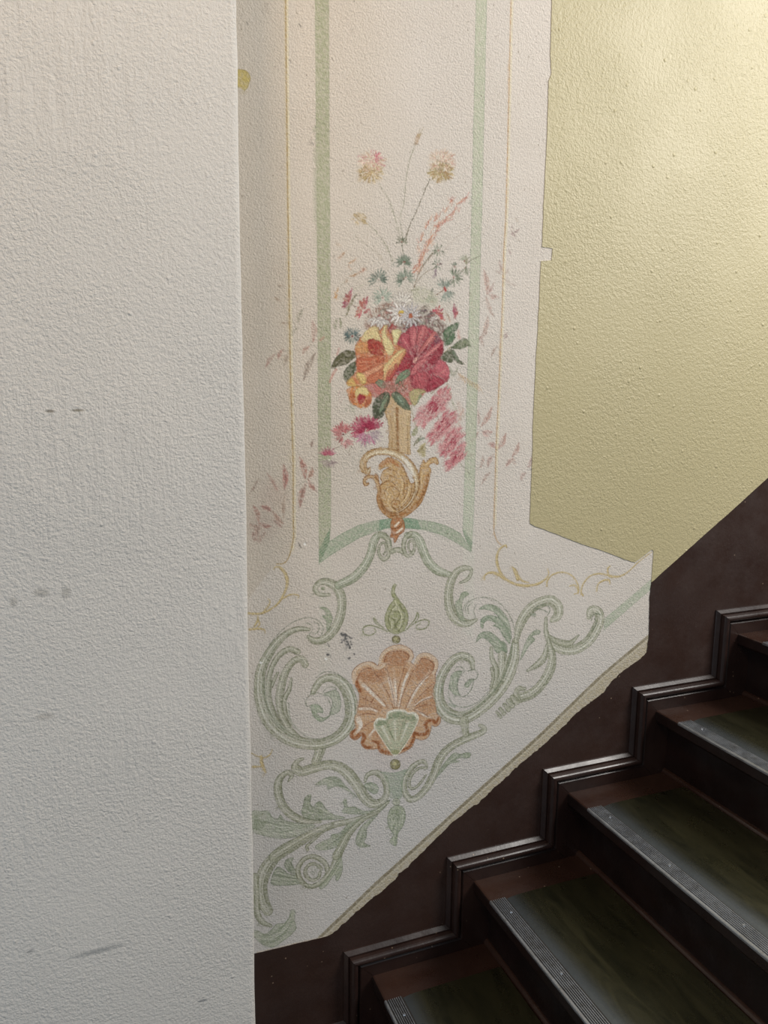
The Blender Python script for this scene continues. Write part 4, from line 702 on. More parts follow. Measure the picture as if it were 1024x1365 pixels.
    for (f_, x, y, L, a, w_, c) in (('N', 780, 110, 110, -95, 40, (150, 148, 122)), ('N', 785, 130, 110, 80, 36, (122, 132, 108)), ('N', 480, 95, 30, 0, 26, (110, 92, 92)), ('N', 440, 150, 90, 90, 34, (150, 132, 138)), ('N', 400, 370, 120, 95, 16, (84, 96, 80)), ('N', 250, 390, 120, 170, 20, (140, 140, 110)), ('M', 430, 460, 60, 0, 10, (110, 96, 80))):
        part('painted_leaf'); leafl(f_, x, y, L, a, w_, c, 0.8)
    # pink lobed blossoms
    def blossom(fr, petals, c, name='blossom'):
        part(name)
        for (x0, y0, x1, y1, w_) in petals:
            col_ = tuple(np.clip(np.array(c)+RNG.normal(0, 9, 3), 0, 255)); st(fr, [(x0, y0), ((x0+x1)/2, (y0+y1)/2), (x1, y1)], [w_*.5, w_, w_*.9, w_*.3], col_, 0.85, 1.8, 0.45)
            st(fr, [(x0, y0), (x1, y1)], w_*.2, tuple(np.array(c)*.72), 0.5, 1.0, 0.5, cid=False, sub=2)
    blossom('M', [(390, 520, 415, 380, 42), (380, 530, 350, 440, 44), (380, 530, 320, 490, 40), (375, 550, 310, 545, 40), (375, 560, 310, 590, 40), (385, 520, 390, 420, 40)], (176, 88, 92))
    blossom('M', [(560, 610, 600, 470, 40), (550, 600, 560, 490, 44), (540, 610, 510, 510, 44), (520, 620, 460, 700, 46), (530, 640, 490, 720, 40), (500, 590, 480, 640, 40), (560, 660, 620, 610, 34), (620, 620, 640, 700, 24)], (188, 108, 104))
    blossom('N', [(650, 700, 645, 560, 46), (655, 720, 670, 590, 38), (660, 700, 690, 640, 30)], (182, 98, 102))
    blossom('N', [(440, 670, 400, 620, 36), (440, 660, 440, 590, 36), (450, 660, 480, 580, 34), (455, 665, 520, 610, 34), (460, 680, 520, 660, 36), (400, 660, 370, 640, 34), (470, 690, 520, 700, 38), (480, 700, 540, 740, 36), (420, 690, 380, 700, 40)], (186, 96, 98))
    part('painted_leaf'); st('N', [(600, 760), (580, 700), (540, 640)], [14, 24, 10], (170, 140, 120), 0.6); part('painted_leaf'); st('P', [(690, 180), (700, 260)], [20, 40], (190, 150, 138), 0.6, sub=2); part('painted_leaf'); st('O', [(250, 450), (275, 380)], 24, (186, 140, 130), 0.6, sub=2); part('painted_leaf'); st('O', [(240, 620), (200, 680), (170, 760)], [30, 30, 24], (190, 136, 122), 0.7); part('painted_leaf'); st('O', [(60, 290), (100, 250)], 26, (176, 138, 120), 0.6, sub=2)
    part('painted_leaf')
    for q in ([(250, 100), (240, 60)], [(290, 110), (285, 40)], [(240, 130), (215, 110)], [(300, 80), (292, 140)], [(250, 160), (220, 140)]): part('painted_leaf'); st('O', q, [16, 22], (134, 136, 108), 0.75, sub=2)
    for q in ([(300, 830), (260, 910)], [(340, 830), (280, 900)], [(330, 880), (270, 960)], [(340, 930), (280, 1000)]): part('painted_leaf'); st('O', q, [14, 26, 10], (186, 166, 156), 0.7)
    # dark foliage wash behind the big flowers
    part('painted_leaf')
    pg('N', [(0, 760), (60, 700), (160, 740), (240, 640), (330, 560), (380, 640), (480, 740), (560, 800), (600, 900), (520, 1020), (200, 1024), (0, 1024)], (122, 100, 92), 0.75, 5, tex=0.6)
    pg('M', [(560, 760), (640, 640), (760, 560), (860, 540), (1000, 700), (1020, 860), (860, 1000), (700, 900), (600, 860)], (150, 120, 106), 0.6, 6, tex=0.7); pg('N', [(170, 400), (260, 360), (400, 420), (460, 520), (400, 600), (300, 560), (200, 520)], (176, 176, 152), 0.5, 6, tex=0.6)
    dabs('N', (300, 720), 150, 70, [(92, 88, 96), (130, 96, 96), (110, 120, 104), (150, 120, 120)], (30, 70), 14); dabs('M', (850, 700), 150, 50, [(160, 90, 88), (130, 110, 100), (100, 110, 98)], (30, 70), 14)
    dabs('N', (150, 860), 120, 40, [(90, 70, 80), (130, 64, 76), (88, 92, 90)], (30, 70), 14)
    for i in range(2):
        aster('M', 700+i*60, 700+i*20, 120, (200, 195, 189), 20+i*10, 150, 5, cr=0, wd=22, name='daisy')
    aster('M', 975, 665, 165, (207, 201, 195), 0, 360, 15, cc=(190, 130, 62), cr=30, wd=21, name='daisy', sq=0.95); st('M', [(965, 650), (1000, 640)], 26, (206, 176, 70), 0.8, cid=False, sub=2)
    aster('N', 60, 560, 150, (212, 207, 197), 215, 330, 7, cr=0, wd=22, name='daisy')
    aster('N', 150, 690, 145, (200, 196, 195), 0, 360, 13, cc=(170, 88, 56), cr=26, wd=19, name='daisy', lt=(140, 140, 150))
    aster('N', 420, 740, 60, (196, 186, 180), 160, 320, 6, cr=0, wd=14, name='daisy')
    # dark toothed leaves
    def leaf(fr, pts, c, mid=None, lt=None, edge=(70, 74, 56)):
        part('painted_leaf'); m_ = petal(fr, pts, c, RNG.uniform(0, 180), 10, lt=tuple(np.clip(np.array(c)*1.25+8, 0, 255)), dk=tuple(np.array(c)*.75), edge=edge, L=(20, 60), wd=8)
        if lt is not None: st(fr, lt[0], lt[1], lt[2], 0.7, 2.5, 0.4, mask=m_, cid=False)
        if mid is not None: ln(fr, mid, 6, tuple(np.array(c)*.6), 0.75, cid=False)
    aster('M', 425, 925, 115, tl, 150, 400, 17, cc=(120, 50, 50), cr=13, wd=14); aster('M', 425, 925, 100, (118, 130, 120), 60, 150, 5, cr=0, wd=12)
    leaf('O', [(182, 602), (215, 520), (250, 470), (310, 422), (360, 400), (440, 415), (475, 462), (430, 500), (370, 552), (300, 575), (245, 588), (228, 612), (210, 600)], (92, 90, 62), [(230, 580), (330, 490), (450, 460)])
    leaf('O', [(472, 530), (465, 600), (440, 680), (415, 742), (360, 765), (325, 700), (335, 640), (385, 570)], (82, 90, 64), [(460, 550), (370, 730)])
    leaf('P', [(532, 310), (515, 220), (560, 140), (640, 100), (695, 82), (686, 150), (650, 195), (655, 250), (620, 320), (545, 350)], (88, 112, 84), [(540, 310), (680, 100)], ([(560, 200), (640, 140)], 26, (124, 146, 116)))
    leaf('P', [(605, 372), (650, 330), (700, 290), (755, 264), (800, 285), (828, 345), (845, 365), (800, 350), (760, 376), (690, 386)], (104, 116, 86), [(610, 372), (720, 330), (800, 345)], ([(690, 340), (780, 300)], 24, (136, 144, 112)))
    leaf('P', [(475, 492), (530, 430), (580, 400), (620, 388), (665, 440), (700, 500), (760, 556), (695, 552), (650, 515), (600, 545), (525, 520)], (88, 94, 70), [(620, 400), (650, 510)], ([(630, 420), (690, 510)], 24, (116, 134, 110)))
    ln('P', [(540, 420), (600, 370)], 12, (150, 138, 100)); part('painted_leaf'); st('P', [(590, 600), (640, 680), (690, 590)], [30, 40, 14], (150, 150, 130), 0.6)
    part('grass_sprig')
    for i in range(9): st('P', [(690+i*26, 660+i*16), (722+i*26, 730+i*17)], [10, 14, 6], (190, 148, 92) if i % 3 else (160, 120, 80), 0.75)
    for i in range(4): ln('P', [(900+i*18, 760+i*26), (920+i*18, 830+i*22)], 7, (204, 178, 146), 0.5)
    # --- pink petals and shadowed foliage under the two big roses
    part('blossom'); petal('X', [(484, 513), (498, 505), (520, 500), (545, 498), (562, 510), (566, 524), (556, 534), (545, 540), (534, 536), (524, 528), (512, 532), (500, 530), (490, 524)], (178, 104, 94), 120, 26, lt=(206, 150, 136), dk=(128, 72, 66), L=(5, 12), wd=1.4, soft=4)
    # --- red rose
    part('red_rose')
    petal('P', [(-20, 380), (-10, 300), (30, 235), (90, 190), (140, 140), (200, 130), (290, 112), (350, 150), (430, 190), (480, 250), (520, 320), (522, 420), (490, 500), (560, 560), (592, 640), (575, 740), (480, 810), (380, 872), (300, 880), (210, 850), (150, 780), (140, 700), (60, 660), (-20, 680), (-120, 720), (-130, 600)], (160, 58, 72), 60, 130, lt=(196, 104, 108), dk=(120, 34, 46), edge=(130, 44, 54), L=(60, 160), wd=12)
    for q, c, a in (([(150, 140), (200, 140), (220, 240), (200, 330), (160, 400), (130, 300)], (190, 98, 102), 80), ([(290, 120), (350, 160), (330, 220), (260, 300), (215, 330), (230, 240)], (192, 104, 104), 110), ([(420, 190), (450, 230), (400, 300), (300, 380), (240, 440), (270, 360), (340, 270)], (196, 112, 104), 130), ([(40, 230), (120, 200), (140, 300), (130, 400), (60, 360)], (176, 74, 84), 75),
                    ([(500, 300), (520, 330), (440, 400), (380, 430), (330, 520), (240, 620), (160, 690), (140, 640), (220, 540), (290, 470), (380, 390)], (200, 108, 110), 135), ([(500, 330), (520, 400), (480, 480), (400, 560), (360, 520), (420, 430)], (150, 44, 58), 125), ([(480, 500), (560, 560), (592, 640), (560, 720), (480, 700), (430, 620), (430, 540)], (192, 92, 102), 100),
                    ([(0, 420), (80, 400), (150, 470), (160, 560), (100, 630), (0, 640), (-100, 660), (-60, 560)], (158, 46, 56), 100), ([(180, 690), (280, 640), (350, 720), (330, 820), (240, 830), (180, 770)], (176, 74, 82), 60), ([(380, 700), (480, 720), (540, 760), (400, 850), (330, 850)], (160, 50, 66), 140)):
        petal('P', q, c, a, 16, lt=tuple(np.clip(np.array(c)*1.16+10, 0, 255)), dk=tuple(np.array(c)*.76), edge=tuple(np.array(c)*.7), L=(40, 110), wd=9)
    st('P', [(190, 530), (215, 500), (240, 490)], [30, 40, 24], (222, 166, 152), 0.85, 2)
    for q in ([(220, 380), (200, 460), (195, 540)], [(330, 380), (250, 470), (210, 560)], [(200, 300), (205, 400)], [(120, 420), (160, 520), (170, 600)], [(440, 760), (370, 800)], [(300, 770), (400, 740)], [(260, 250), (230, 380)]): st('P', q, [8, 16, 8], (112, 26, 38), 0.65, 2, cid=False)
    C0 = (195, 520); shp = [(-20, 380), (30, 235), (140, 140), (290, 112), (430, 190), (522, 320), (500, 480), (592, 640), (575, 740), (380, 872), (210, 850), (140, 700), (-20, 680), (-120, 650)]
    gp = spl(G('P', shp), None, True, 4)[0]; b_ = bbox(gp, 3); rm = (inside(gp, b_).astype(np.float32), b_)
    for i in range(330):
        th = RNG.uniform(0, 2*math.pi); r = RNG.uniform(40, 430); L = RNG.uniform(40, 130); x, y = C0[0]+r*math.cos(th), C0[1]+r*math.sin(th); t2 = th+RNG.normal(0, .12)
        c_ = ((204, 120, 122), (140, 38, 54), (178, 78, 90), (120, 28, 44), (190, 96, 104), (160, 52, 68))[i % 6]
        st('P', [(x, y), (x+L*.5*math.cos(t2)+4, y+L*.5*math.sin(t2)), (x+L*math.cos(t2), y+L*math.sin(t2))], [3, 11, 3], c_, 0.42, 1.5, 0.35, mask=rm, cid=False, sub=2)
    for q in ([(200, 480), (150, 330), (140, 220)], [(205, 470), (215, 300), (235, 180)], [(215, 470), (290, 330), (360, 220)], [(225, 500), (340, 380), (440, 290), (500, 260)], [(230, 520), (330, 480), (440, 440), (510, 380)], [(150, 540), (60, 480), (-20, 440)], [(200, 560), (140, 620), (40, 650)], [(400, 600), (470, 500), (490, 440)]): st('P', q, [8, 15, 5], (112, 28, 42), 0.55, 2.5, 0.4, mask=rm, cid=False)
    for q in ([(170, 470), (100, 330), (60, 260)], [(205, 420), (185, 260), (190, 170)], [(230, 430), (260, 280), (300, 170)], [(250, 450), (360, 300), (420, 220)], [(260, 540), (380, 420), (480, 350)], [(440, 680), (520, 640), (560, 600)]): st('P', q, [4, 16, 6], (212, 132, 130), 0.55, 2.5, 0.5, mask=rm, cid=False)
    part('rose_bud_red'); petal('M', [(830, 860), (880, 780), (930, 850), (900, 960), (880, 1010), (850, 920)], (160, 70, 66), 90, 8, edge=(110, 44, 44)); part('painted_leaf'); st('P', [(440, 240), (470, 260), (440, 300)], 46, (104, 74, 88), 0.65, 5, 0.5)
    # --- orange-yellow rose
    part('yellow_rose')
    petal('O', [(455, 370), (480, 310), (530, 240), (590, 180), (640, 135), (700, 128), (735, 180), (775, 125), (820, 115), (828, 170), (860, 215), (885, 172), (980, 175), (962, 250), (930, 330), (1010, 380), (1040, 420), (960, 560), (900, 660), (870, 740), (790, 740), (700, 760), (600, 790), (500, 815), (400, 808), (355, 772), (420, 705), (470, 620), (470, 480)], (196, 118, 76), 60, 40, lt=(214, 152, 106), dk=(160, 80, 54), edge=(148, 80, 52), L=(50, 130), wd=11)
    for q, c, a, c2 in (([(525, 280), (560, 205), (640, 138), (702, 135), (738, 220), (752, 300), (705, 290), (640, 268), (580, 300)], (207, 191, 134), 60, None), ([(760, 210), (788, 125), (818, 122), (805, 215), (878, 320), (893, 420), (852, 462), (792, 380), (768, 290)], (210, 195, 138), 75, None),
                        ([(880, 172), (978, 176), (952, 260), (912, 335), (884, 262)], (211, 203, 148), 110, None), ([(778, 715), (788, 600), (858, 500), (960, 400), (1030, 388), (1012, 445), (940, 570), (852, 690), (800, 745)], (214, 160, 108), 130, None), ([(775, 600), (850, 510), (960, 410), (1020, 395), (900, 510), (820, 610), (790, 690)], (216, 194, 132), 130, None),
                        ([(465, 345), (530, 305), (598, 325), (622, 400), (560, 432), (478, 425)], (200, 134, 78), 80, None), ([(600, 305), (655, 275), (752, 310), (784, 400), (745, 462), (662, 445), (610, 392)], (166, 56, 50), 70, None), ([(478, 500), (560, 478), (680, 472), (784, 452), (765, 560), (640, 622), (520, 662), (472, 600)], (188, 92, 62), 10, None),
                        ([(538, 662), (640, 618), (765, 555), (745, 622), (645, 705), (560, 745)], (212, 148, 110), 150, None), ([(488, 655), (560, 682), (582, 760), (530, 785), (478, 722)], (208, 184, 106), 60, None), ([(362, 775), (425, 712), (470, 792), (555, 802), (400, 812)], (206, 168, 92), 30, None), ([(600, 700), (760, 620), (780, 700), (740, 770), (620, 770)], (186, 96, 66), 150, None), ([(850, 620), (940, 540), (920, 650), (860, 740), (800, 760)], (176, 72, 66), 120, None)):
        petal('O', q, c, a, 14, lt=tuple(np.clip(np.array(c)*1.1+10, 0, 255)), dk=tuple(np.array(c)*.82), edge=tuple(np.array(c)*.72), L=(40, 100), wd=9)
    for q in ([(700, 160), (740, 230), (760, 300)], [(800, 450), (720, 540), (600, 620), (500, 660)], [(830, 180), (880, 260), (890, 310)], [(790, 480), (770, 620), (780, 720)], [(500, 560), (600, 560), (720, 500)], [(480, 680), (500, 740), (560, 790)], [(640, 700), (760, 600)]): st('O', q, [6, 12, 6], (150, 70, 46), 0.65, 1.6, cid=False)
    for q in ([(520, 540), (600, 530), (700, 550)], [(660, 570), (750, 545)], [(520, 620), (600, 590)], [(740, 420), (800, 440), (730, 500)]): st('O', q, [6, 12, 5], (220, 160, 120), 0.6, 1.4, cid=False)
    dabs('O', (690, 370), 80, 30, [(140, 36, 38), (190, 84, 64), (170, 60, 50)], (30, 60), 9, ang=60, cid=False)
    gp = spl(G('O', [(455, 370), (530, 240), (640, 135), (735, 180), (800, 115), (860, 215), (980, 175), (930, 330), (1040, 420), (900, 660), (790, 740), (600, 790), (400, 808), (355, 772), (470, 620)]), None, True, 4)[0]; b_ = bbox(gp, 3); ym = (inside(gp, b_).astype(np.float32), b_)
    for i in range(260):
        x, y = RNG.uniform(380, 1000), RNG.uniform(150, 800); th = math.atan2(y-370, x-690)+math.pi/2*RNG.uniform(.5, 1.0)*(1 if y > 420 else .25); L = RNG.uniform(30, 100); lo = y > 430 and x < 800
        c_ = ((218, 160, 112), (164, 82, 56), (206, 132, 90), (190, 104, 72))[i % 4] if lo else ((222, 208, 150), (196, 160, 96), (212, 186, 120), (186, 120, 78))[i % 4]
        st('O', [(x, y), (x+L*.5*math.cos(th)+3, y+L*.5*math.sin(th)), (x+L*math.cos(th), y+L*math.sin(th))], [3, 9, 3], c_, 0.38, 1.5, 0.35, mask=ym, cid=False, sub=2)
    for q in ([(700, 300), (740, 380), (720, 460)], [(610, 330), (620, 420), (680, 470)], [(790, 330), (780, 430), (690, 540), (560, 640)], [(640, 290), (660, 380), (700, 430)], [(880, 330), (900, 250)], [(720, 200), (752, 290)], [(930, 560), (860, 680)]): st('O', q, [5, 12, 4], (138, 52, 38), 0.5, 2.2, 0.4, mask=ym, cid=False)
    part('rose_bud')
    petal('Q', [(362, 80), (420, 50), (500, 40), (590, 70), (645, 140), (640, 230), (590, 285), (545, 280), (515, 292), (470, 270), (400, 232), (382, 160)], (202, 126, 66), 80, 16, edge=(146, 84, 48), L=(30, 80)); petal('Q', [(455, 110), (495, 60), (560, 48), (612, 98), (600, 145), (548, 132), (500, 150), (470, 180)], (208, 188, 124), 60, 6, edge=(180, 140, 80), L=(30, 60))
    petal('Q', [(478, 155), (530, 128), (572, 165), (560, 210), (522, 245), (490, 212)], (158, 38, 50), 80, 6, L=(20, 50)); petal('Q', [(600, 160), (640, 180), (610, 260), (560, 270)], (176, 92, 62), 80, 5, L=(20, 50)); petal('Q', [(400, 120), (450, 120), (450, 220), (410, 230)], (176, 92, 50), 80, 5, L=(20, 50))
    # --- pink asters low left
    part('blossom')
    st('Q', [(700, 100), (640, 60), (720, 80), (760, 100)], [40, 90, 80, 30], (184, 106, 98), 0.75, 4, 0.5)
    for (cx, cy, r, a0, a1, c, n, w_) in ((590, 545, 200, 150, 345, (172, 74, 96), 20, 30), (590, 545, 120, 170, 340, (158, 42, 70), 14, 22)): aster('Q', cx, cy, r, c, a0, a1, n, cr=0, wd=w_, name='blossom')
    aster('Q', 600, 560, 180, (166, 146, 152), 0, 150, 10, cr=0, wd=28, name='blossom'); aster('Q', 590, 560, 170, (176, 100, 128), 60, 150, 6, cr=0, wd=22, name='blossom'); st('Q', [(592, 545), (600, 542)], 26, (224, 130, 138), 0.9, sub=2); dabs('Q', (570, 530), 40, 14, [(120, 24, 46)], (16, 40), 8, radial=True)
    aster('Q', 320, 590, 150, (184, 100, 102), 200, 320, 10, cr=10, wd=24, name='blossom', cc=(110, 40, 50)); aster('Q', 320, 600, 110, (178, 112, 110), 100, 220, 7, cr=0, wd=20, name='blossom'); aster('Q', 350, 640, 110, (186, 132, 130), 20, 110, 6, cr=0, wd=22, name='blossom')
    aster('Q', 145, 830, 110, (176, 118, 128), 195, 345, 9, cr=0, wd=18, name='blossom'); aster('Q', 150, 830, 70, (176, 84, 104), 190, 350, 7, cr=0, wd=20, name='blossom'); aster('Q', 160, 880, 110, (156, 138, 136), 20, 170, 9, cr=8, cc=(224, 214, 208), wd=18, name='blossom')
    dabs('Q', (400, 290), 60, 18, [(168, 168, 146), (140, 142, 118)], (30, 70), 8, ang=60); dabs('Q', (380, 880), 90, 16, [(176, 170, 158), (186, 178, 166)], (40, 90), 6, ang=80); dabs('Q', (450, 60), 10, 2, [(150, 140, 100)], (20, 30), 8)
    # --- hanging red blossoms right
    for pts, a in (([(330, 250), (400, 180), (470, 110), (545, 60), (590, 110), (588, 180), (545, 290), (450, 365), (380, 420), (300, 478), (235, 470), (205, 400), (255, 290)], 125), ([(520, 370), (560, 335), (610, 350), (655, 345), (650, 400), (665, 440), (600, 520), (560, 570), (490, 630), (405, 692), (378, 660), (385, 600), (350, 590), (430, 490)], 128),
                   ([(610, 560), (650, 530), (690, 550), (710, 535), (732, 600), (700, 660), (650, 700), (640, 740), (590, 780), (545, 832), (515, 800), (480, 785), (495, 720), (530, 670), (560, 610)], 128), ([(735, 705), (755, 745), (755, 840), (690, 890), (640, 940), (590, 970), (560, 930), (570, 890), (630, 850), (640, 800), (680, 750)], 130)):
        part('blossom'); petal('R', pts, (188, 96, 104), a, 60, lt=(214, 152, 150), dk=(150, 44, 66), L=(40, 110), wd=17, alpha=0.6, soft=9)
        m_ = np.mean(pts, 0); dabs('R', m_, 70, 34, [(150, 40, 62), (158, 50, 68), (168, 60, 78), (210, 140, 140)], (30, 80), 14, ang=a, alpha=0.7)
        for i in range(64):
            p_ = pts[RNG.integers(len(pts))]; p_ = (p_[0]*.94+m_[0]*.06+RNG.normal(0, 10), p_[1]*.94+m_[1]*.06+RNG.normal(0, 10)); d_ = 1 if p_[1] > m_[1] else -1; th = math.radians(a+RNG.normal(0, 14)); st('R', [p_, (p_[0]+d_*56*math.cos(th), p_[1]+d_*56*math.sin(th))], [20, 6], ((196, 118, 122), (176, 76, 90), (206, 150, 148))[i % 3], 0.55, 1.8, sub=2)
    part('painted_leaf'); st('R', [(690, 230), (720, 330), (700, 470)], [34, 60, 30], (196, 164, 150), 0.5, 5, 0.6); dabs('R', (700, 330), 90, 18, [(184, 148, 134), (170, 160, 140)], (40, 90), 7, ang=100)
    part('painted_leaf'); st('R', [(740, 680), (700, 700)], 30, (172, 160, 156), 0.5, 4, sub=2)
    for q, w_, c in (([(225, 500), (200, 560), (165, 600)], [10, 60, 14], (142, 144, 104)), ([(270, 600), (230, 660), (180, 720)], [10, 40, 8], (124, 120, 90)), ([(300, 630), (250, 650)], 24, (120, 134, 112)), ([(310, 690), (280, 770), (300, 840)], [20, 90, 30], (178, 166, 124)), ([(300, 720), (240, 780)], [20, 30], (150, 134, 92))): part('painted_leaf'); st('R', q, w_, c, 0.8, 1.6)
    for i in range(5): ln('R', [(240+i*18, 760-i*8), (290+i*14, 830-i*16)], 6, (124, 110, 72), 0.6)
    # --- leaves over the vase mouth
    leaf('P', [(-30, 790), (0, 700), (60, 640), (130, 620), (142, 675), (80, 730), (10, 765)], (114, 136, 106), [(-10, 770), (120, 640)])
    leaf('O', [(690, 765), (740, 735), (790, 760), (805, 810), (780, 830), (730, 810)], (118, 138, 110), [(700, 760), (790, 810)])
    part('painted_leaf'); petal('R', [(130, 130), (180, 80), (260, 75), (325, 105), (270, 130), (240, 200), (200, 260), (160, 230)], (170, 160, 110), 60, 10, edge=(130, 112, 70)); st('R', [(260, 150), (230, 220)], [36, 20], (124, 140, 106), 0.8, sub=2)
    st('Q', [(760, 60), (800, 20), (860, 60), (900, 40)], [30, 60, 60, 30], (150, 104, 90), 0.7, 4, 0.5)
    leaf('Q', [(795, 108), (845, 125), (850, 200), (810, 290), (770, 390), (705, 412), (662, 385), (655, 260), (700, 170)], (74, 80, 60), [(830, 130), (740, 260), (700, 400)], ([(820, 140), (780, 230), (740, 330)], [40, 50, 20], (124, 140, 112)))
    leaf('Q', [(868, 130), (930, 105), (1000, 160), (1045, 230), (1040, 300), (960, 260), (900, 200)], (96, 112, 86), [(880, 130), (1020, 280)], ([(900, 130), (980, 200)], 30, (140, 160, 134)))
    leaf('R', [(-20, 110), (50, 150), (100, 200), (135, 260), (142, 312), (70, 300), (10, 250), (-30, 180)], (94, 110, 88), [(0, 130), (120, 300)], ([(20, 160), (60, 230)], 40, (136, 156, 132)))
    part('painted_leaf'); dabs('R', (40, 60), 60, 20, [(96, 84, 62), (134, 110, 90), (90, 96, 72)], (30, 70), 14)

def build_mural():
    paint_mural()
    # the brush breaks up over the grain of the plaster
    sm = lambda n_: np.kron(RNG.normal(0, 1, (GH//n_+2, GW//n_+2)), np.ones((n_, n_)))[:GH, :GW]
    jj = np.arange(GH)[:, None]+np.rint(0.30*sm(2)+0.33*sm(3)).astype(int); ii = np.arange(GW)[None, :]+np.rint(0.30*sm(2)+0.33*sm(3)).astype(int)
    g0, g1 = G('X', [(436, 645), (652, 165)]); W_ = np.zeros((GH, GW), bool); W_[int(g0[1]):int(g1[1]), int(g0[0]):int(g1[0])] = True
    W_ &= np.abs(np.arange(GW)[None, :]*1.0-0.5*(g0[0]+g1[0])) < 0.40*(g1[0]-g0[0])
    J_ = CV[np.clip(jj, 0, GH-1), np.clip(ii, 0, GW-1)]; CV[W_] = J_[W_]
    B = CV.copy()
    for a_, b_ in ((0, 1), (0, -1), (1, 1), (1, -1)): B += np.roll(CV, b_, a_)
    CV[:] = 0.78*CV+0.22*B/5
    # which grid cells belong to the mural (everything inside its outline, tucked 1 mm under the later coats of paint)
    outl = [(0.20, 2.62)]+[(p[0]+0.0008, p[1]) for p in mur_right]+[(p[0]+0.0015, p[1]-0.001) for p in dado_edge]+[(0.20, MUR_BOT[-1][1]-0.002)]
    og = np.array([((p[0]-GX0)/PITCH_, (p[1]-GZ0)/PITCH_) for p in outl])
    bb = (0, GW, 0, GH); ins = inside(og, bb); cell = ins[:-1, :-1] | ins[1:, :-1] | ins[:-1, 1:] | ins[1:, 1:]
    IDc = IDM[:-1, :-1].copy(); cnt = np.bincount(IDc[cell].ravel(), minlength=len(PARTS))
    small = np.where(cnt < 20)[0]; IDc[np.isin(IDc, small)] = 0
    base = (0.80, 0.0, 0.46)
    mur = empty('mural', base); mur['category'] = 'mural'
    mur['label'] = 'painted wall mural of flowers in a golden vase above green scrolls and a shell'
    Hc, Wc = IDc.shape; done = ~cell
    def emit(name, q0, q1, q2, q3, idx, parent):
        u, inv = np.unique(idx, return_inverse=True); nv = len(u); j, i = np.divmod(u, GW)
        co = np.empty((nv, 3), np.float32); co[:, 0] = i*PITCH_+GX0-base[0]; co[:, 1] = 0; co[:, 2] = j*PITCH_+GZ0-base[2]
        me = bpy.data.meshes.new(name); nf = len(q0)
        me.vertices.add(nv); me.vertices.foreach_set('co', co.ravel()); me.loops.add(nf*4); me.loops.foreach_set('vertex_index', inv.ravel().astype(np.int32))
        me.polygons.add(nf); me.polygons.foreach_set('loop_start', np.arange(0, nf*4, 4, dtype=np.int32))
        me.update(calc_edges=True)
        ca = me.color_attributes.new('Paint', 'FLOAT_COLOR', 'POINT'); cc = np.ones((nv, 4), np.float32); cc[:, :3] = CV[j, i]; ca.data.foreach_set('color', cc.ravel())
        me.materials.append(M_MURAL)
        o_ = link(bpy.data.objects.new(name, me), parent)
        if name in ('grass_plume', 'globe_flower', 'seed_head', 'soot_mark'): o_['kind'] = 'stuff'
        return o_
        return link(bpy.data.objects.new(name, me), parent)
    def quads(jj, ii, s):
        # wound so the face looks out of the wall (-y)
        a = jj*GW+ii; return np.stack([a, a+s, a+s*GW+s, a+s*GW], 1)
    # plain ground: merge flat-coloured blocks
    acc = []; gm = (IDc == 0) & cell
    for s in (8, 4, 2, 1):
        hh, ww = Hc//s, Wc//s
        free = (gm & ~done)[:hh*s, :ww*s].reshape(hh, s, ww, s).all((1, 3))
        if s > 1:
            C_ = CV[:hh*s, :ww*s].reshape(hh, s, ww, s, 3); rng_ = (C_.max((1, 3))-C_.min((1, 3))).max(-1); free &= rng_ < 0.012
        jj, ii = np.nonzero(free); 
        m_ = np.zeros((Hc, Wc), bool); m_[:hh*s, :ww*s] = np.kron(free, np.ones((s, s), bool)); done |= m_
        acc.append(quads(jj*s, ii*s, s))
    Q = np.vstack(acc); emit('ground', Q, 0, 0, 0, Q.ravel(), mur)
    order = np.argsort(IDc.ravel(), kind='stable'); srt = IDc.ravel()[order]
    for k in range(1, len(PARTS)):
        lo, hi = np.searchsorted(srt, [k, k+1]); ids = order[lo:hi]; ids = ids[cell.ravel()[ids]]
        if len(ids) < 20: continue
        jj, ii = np.divmod(ids, Wc); Q = quads(jj, ii, 1); emit(PARTS[k][0], Q, 0, 0, 0, Q.ravel(), mur)
build_mural()


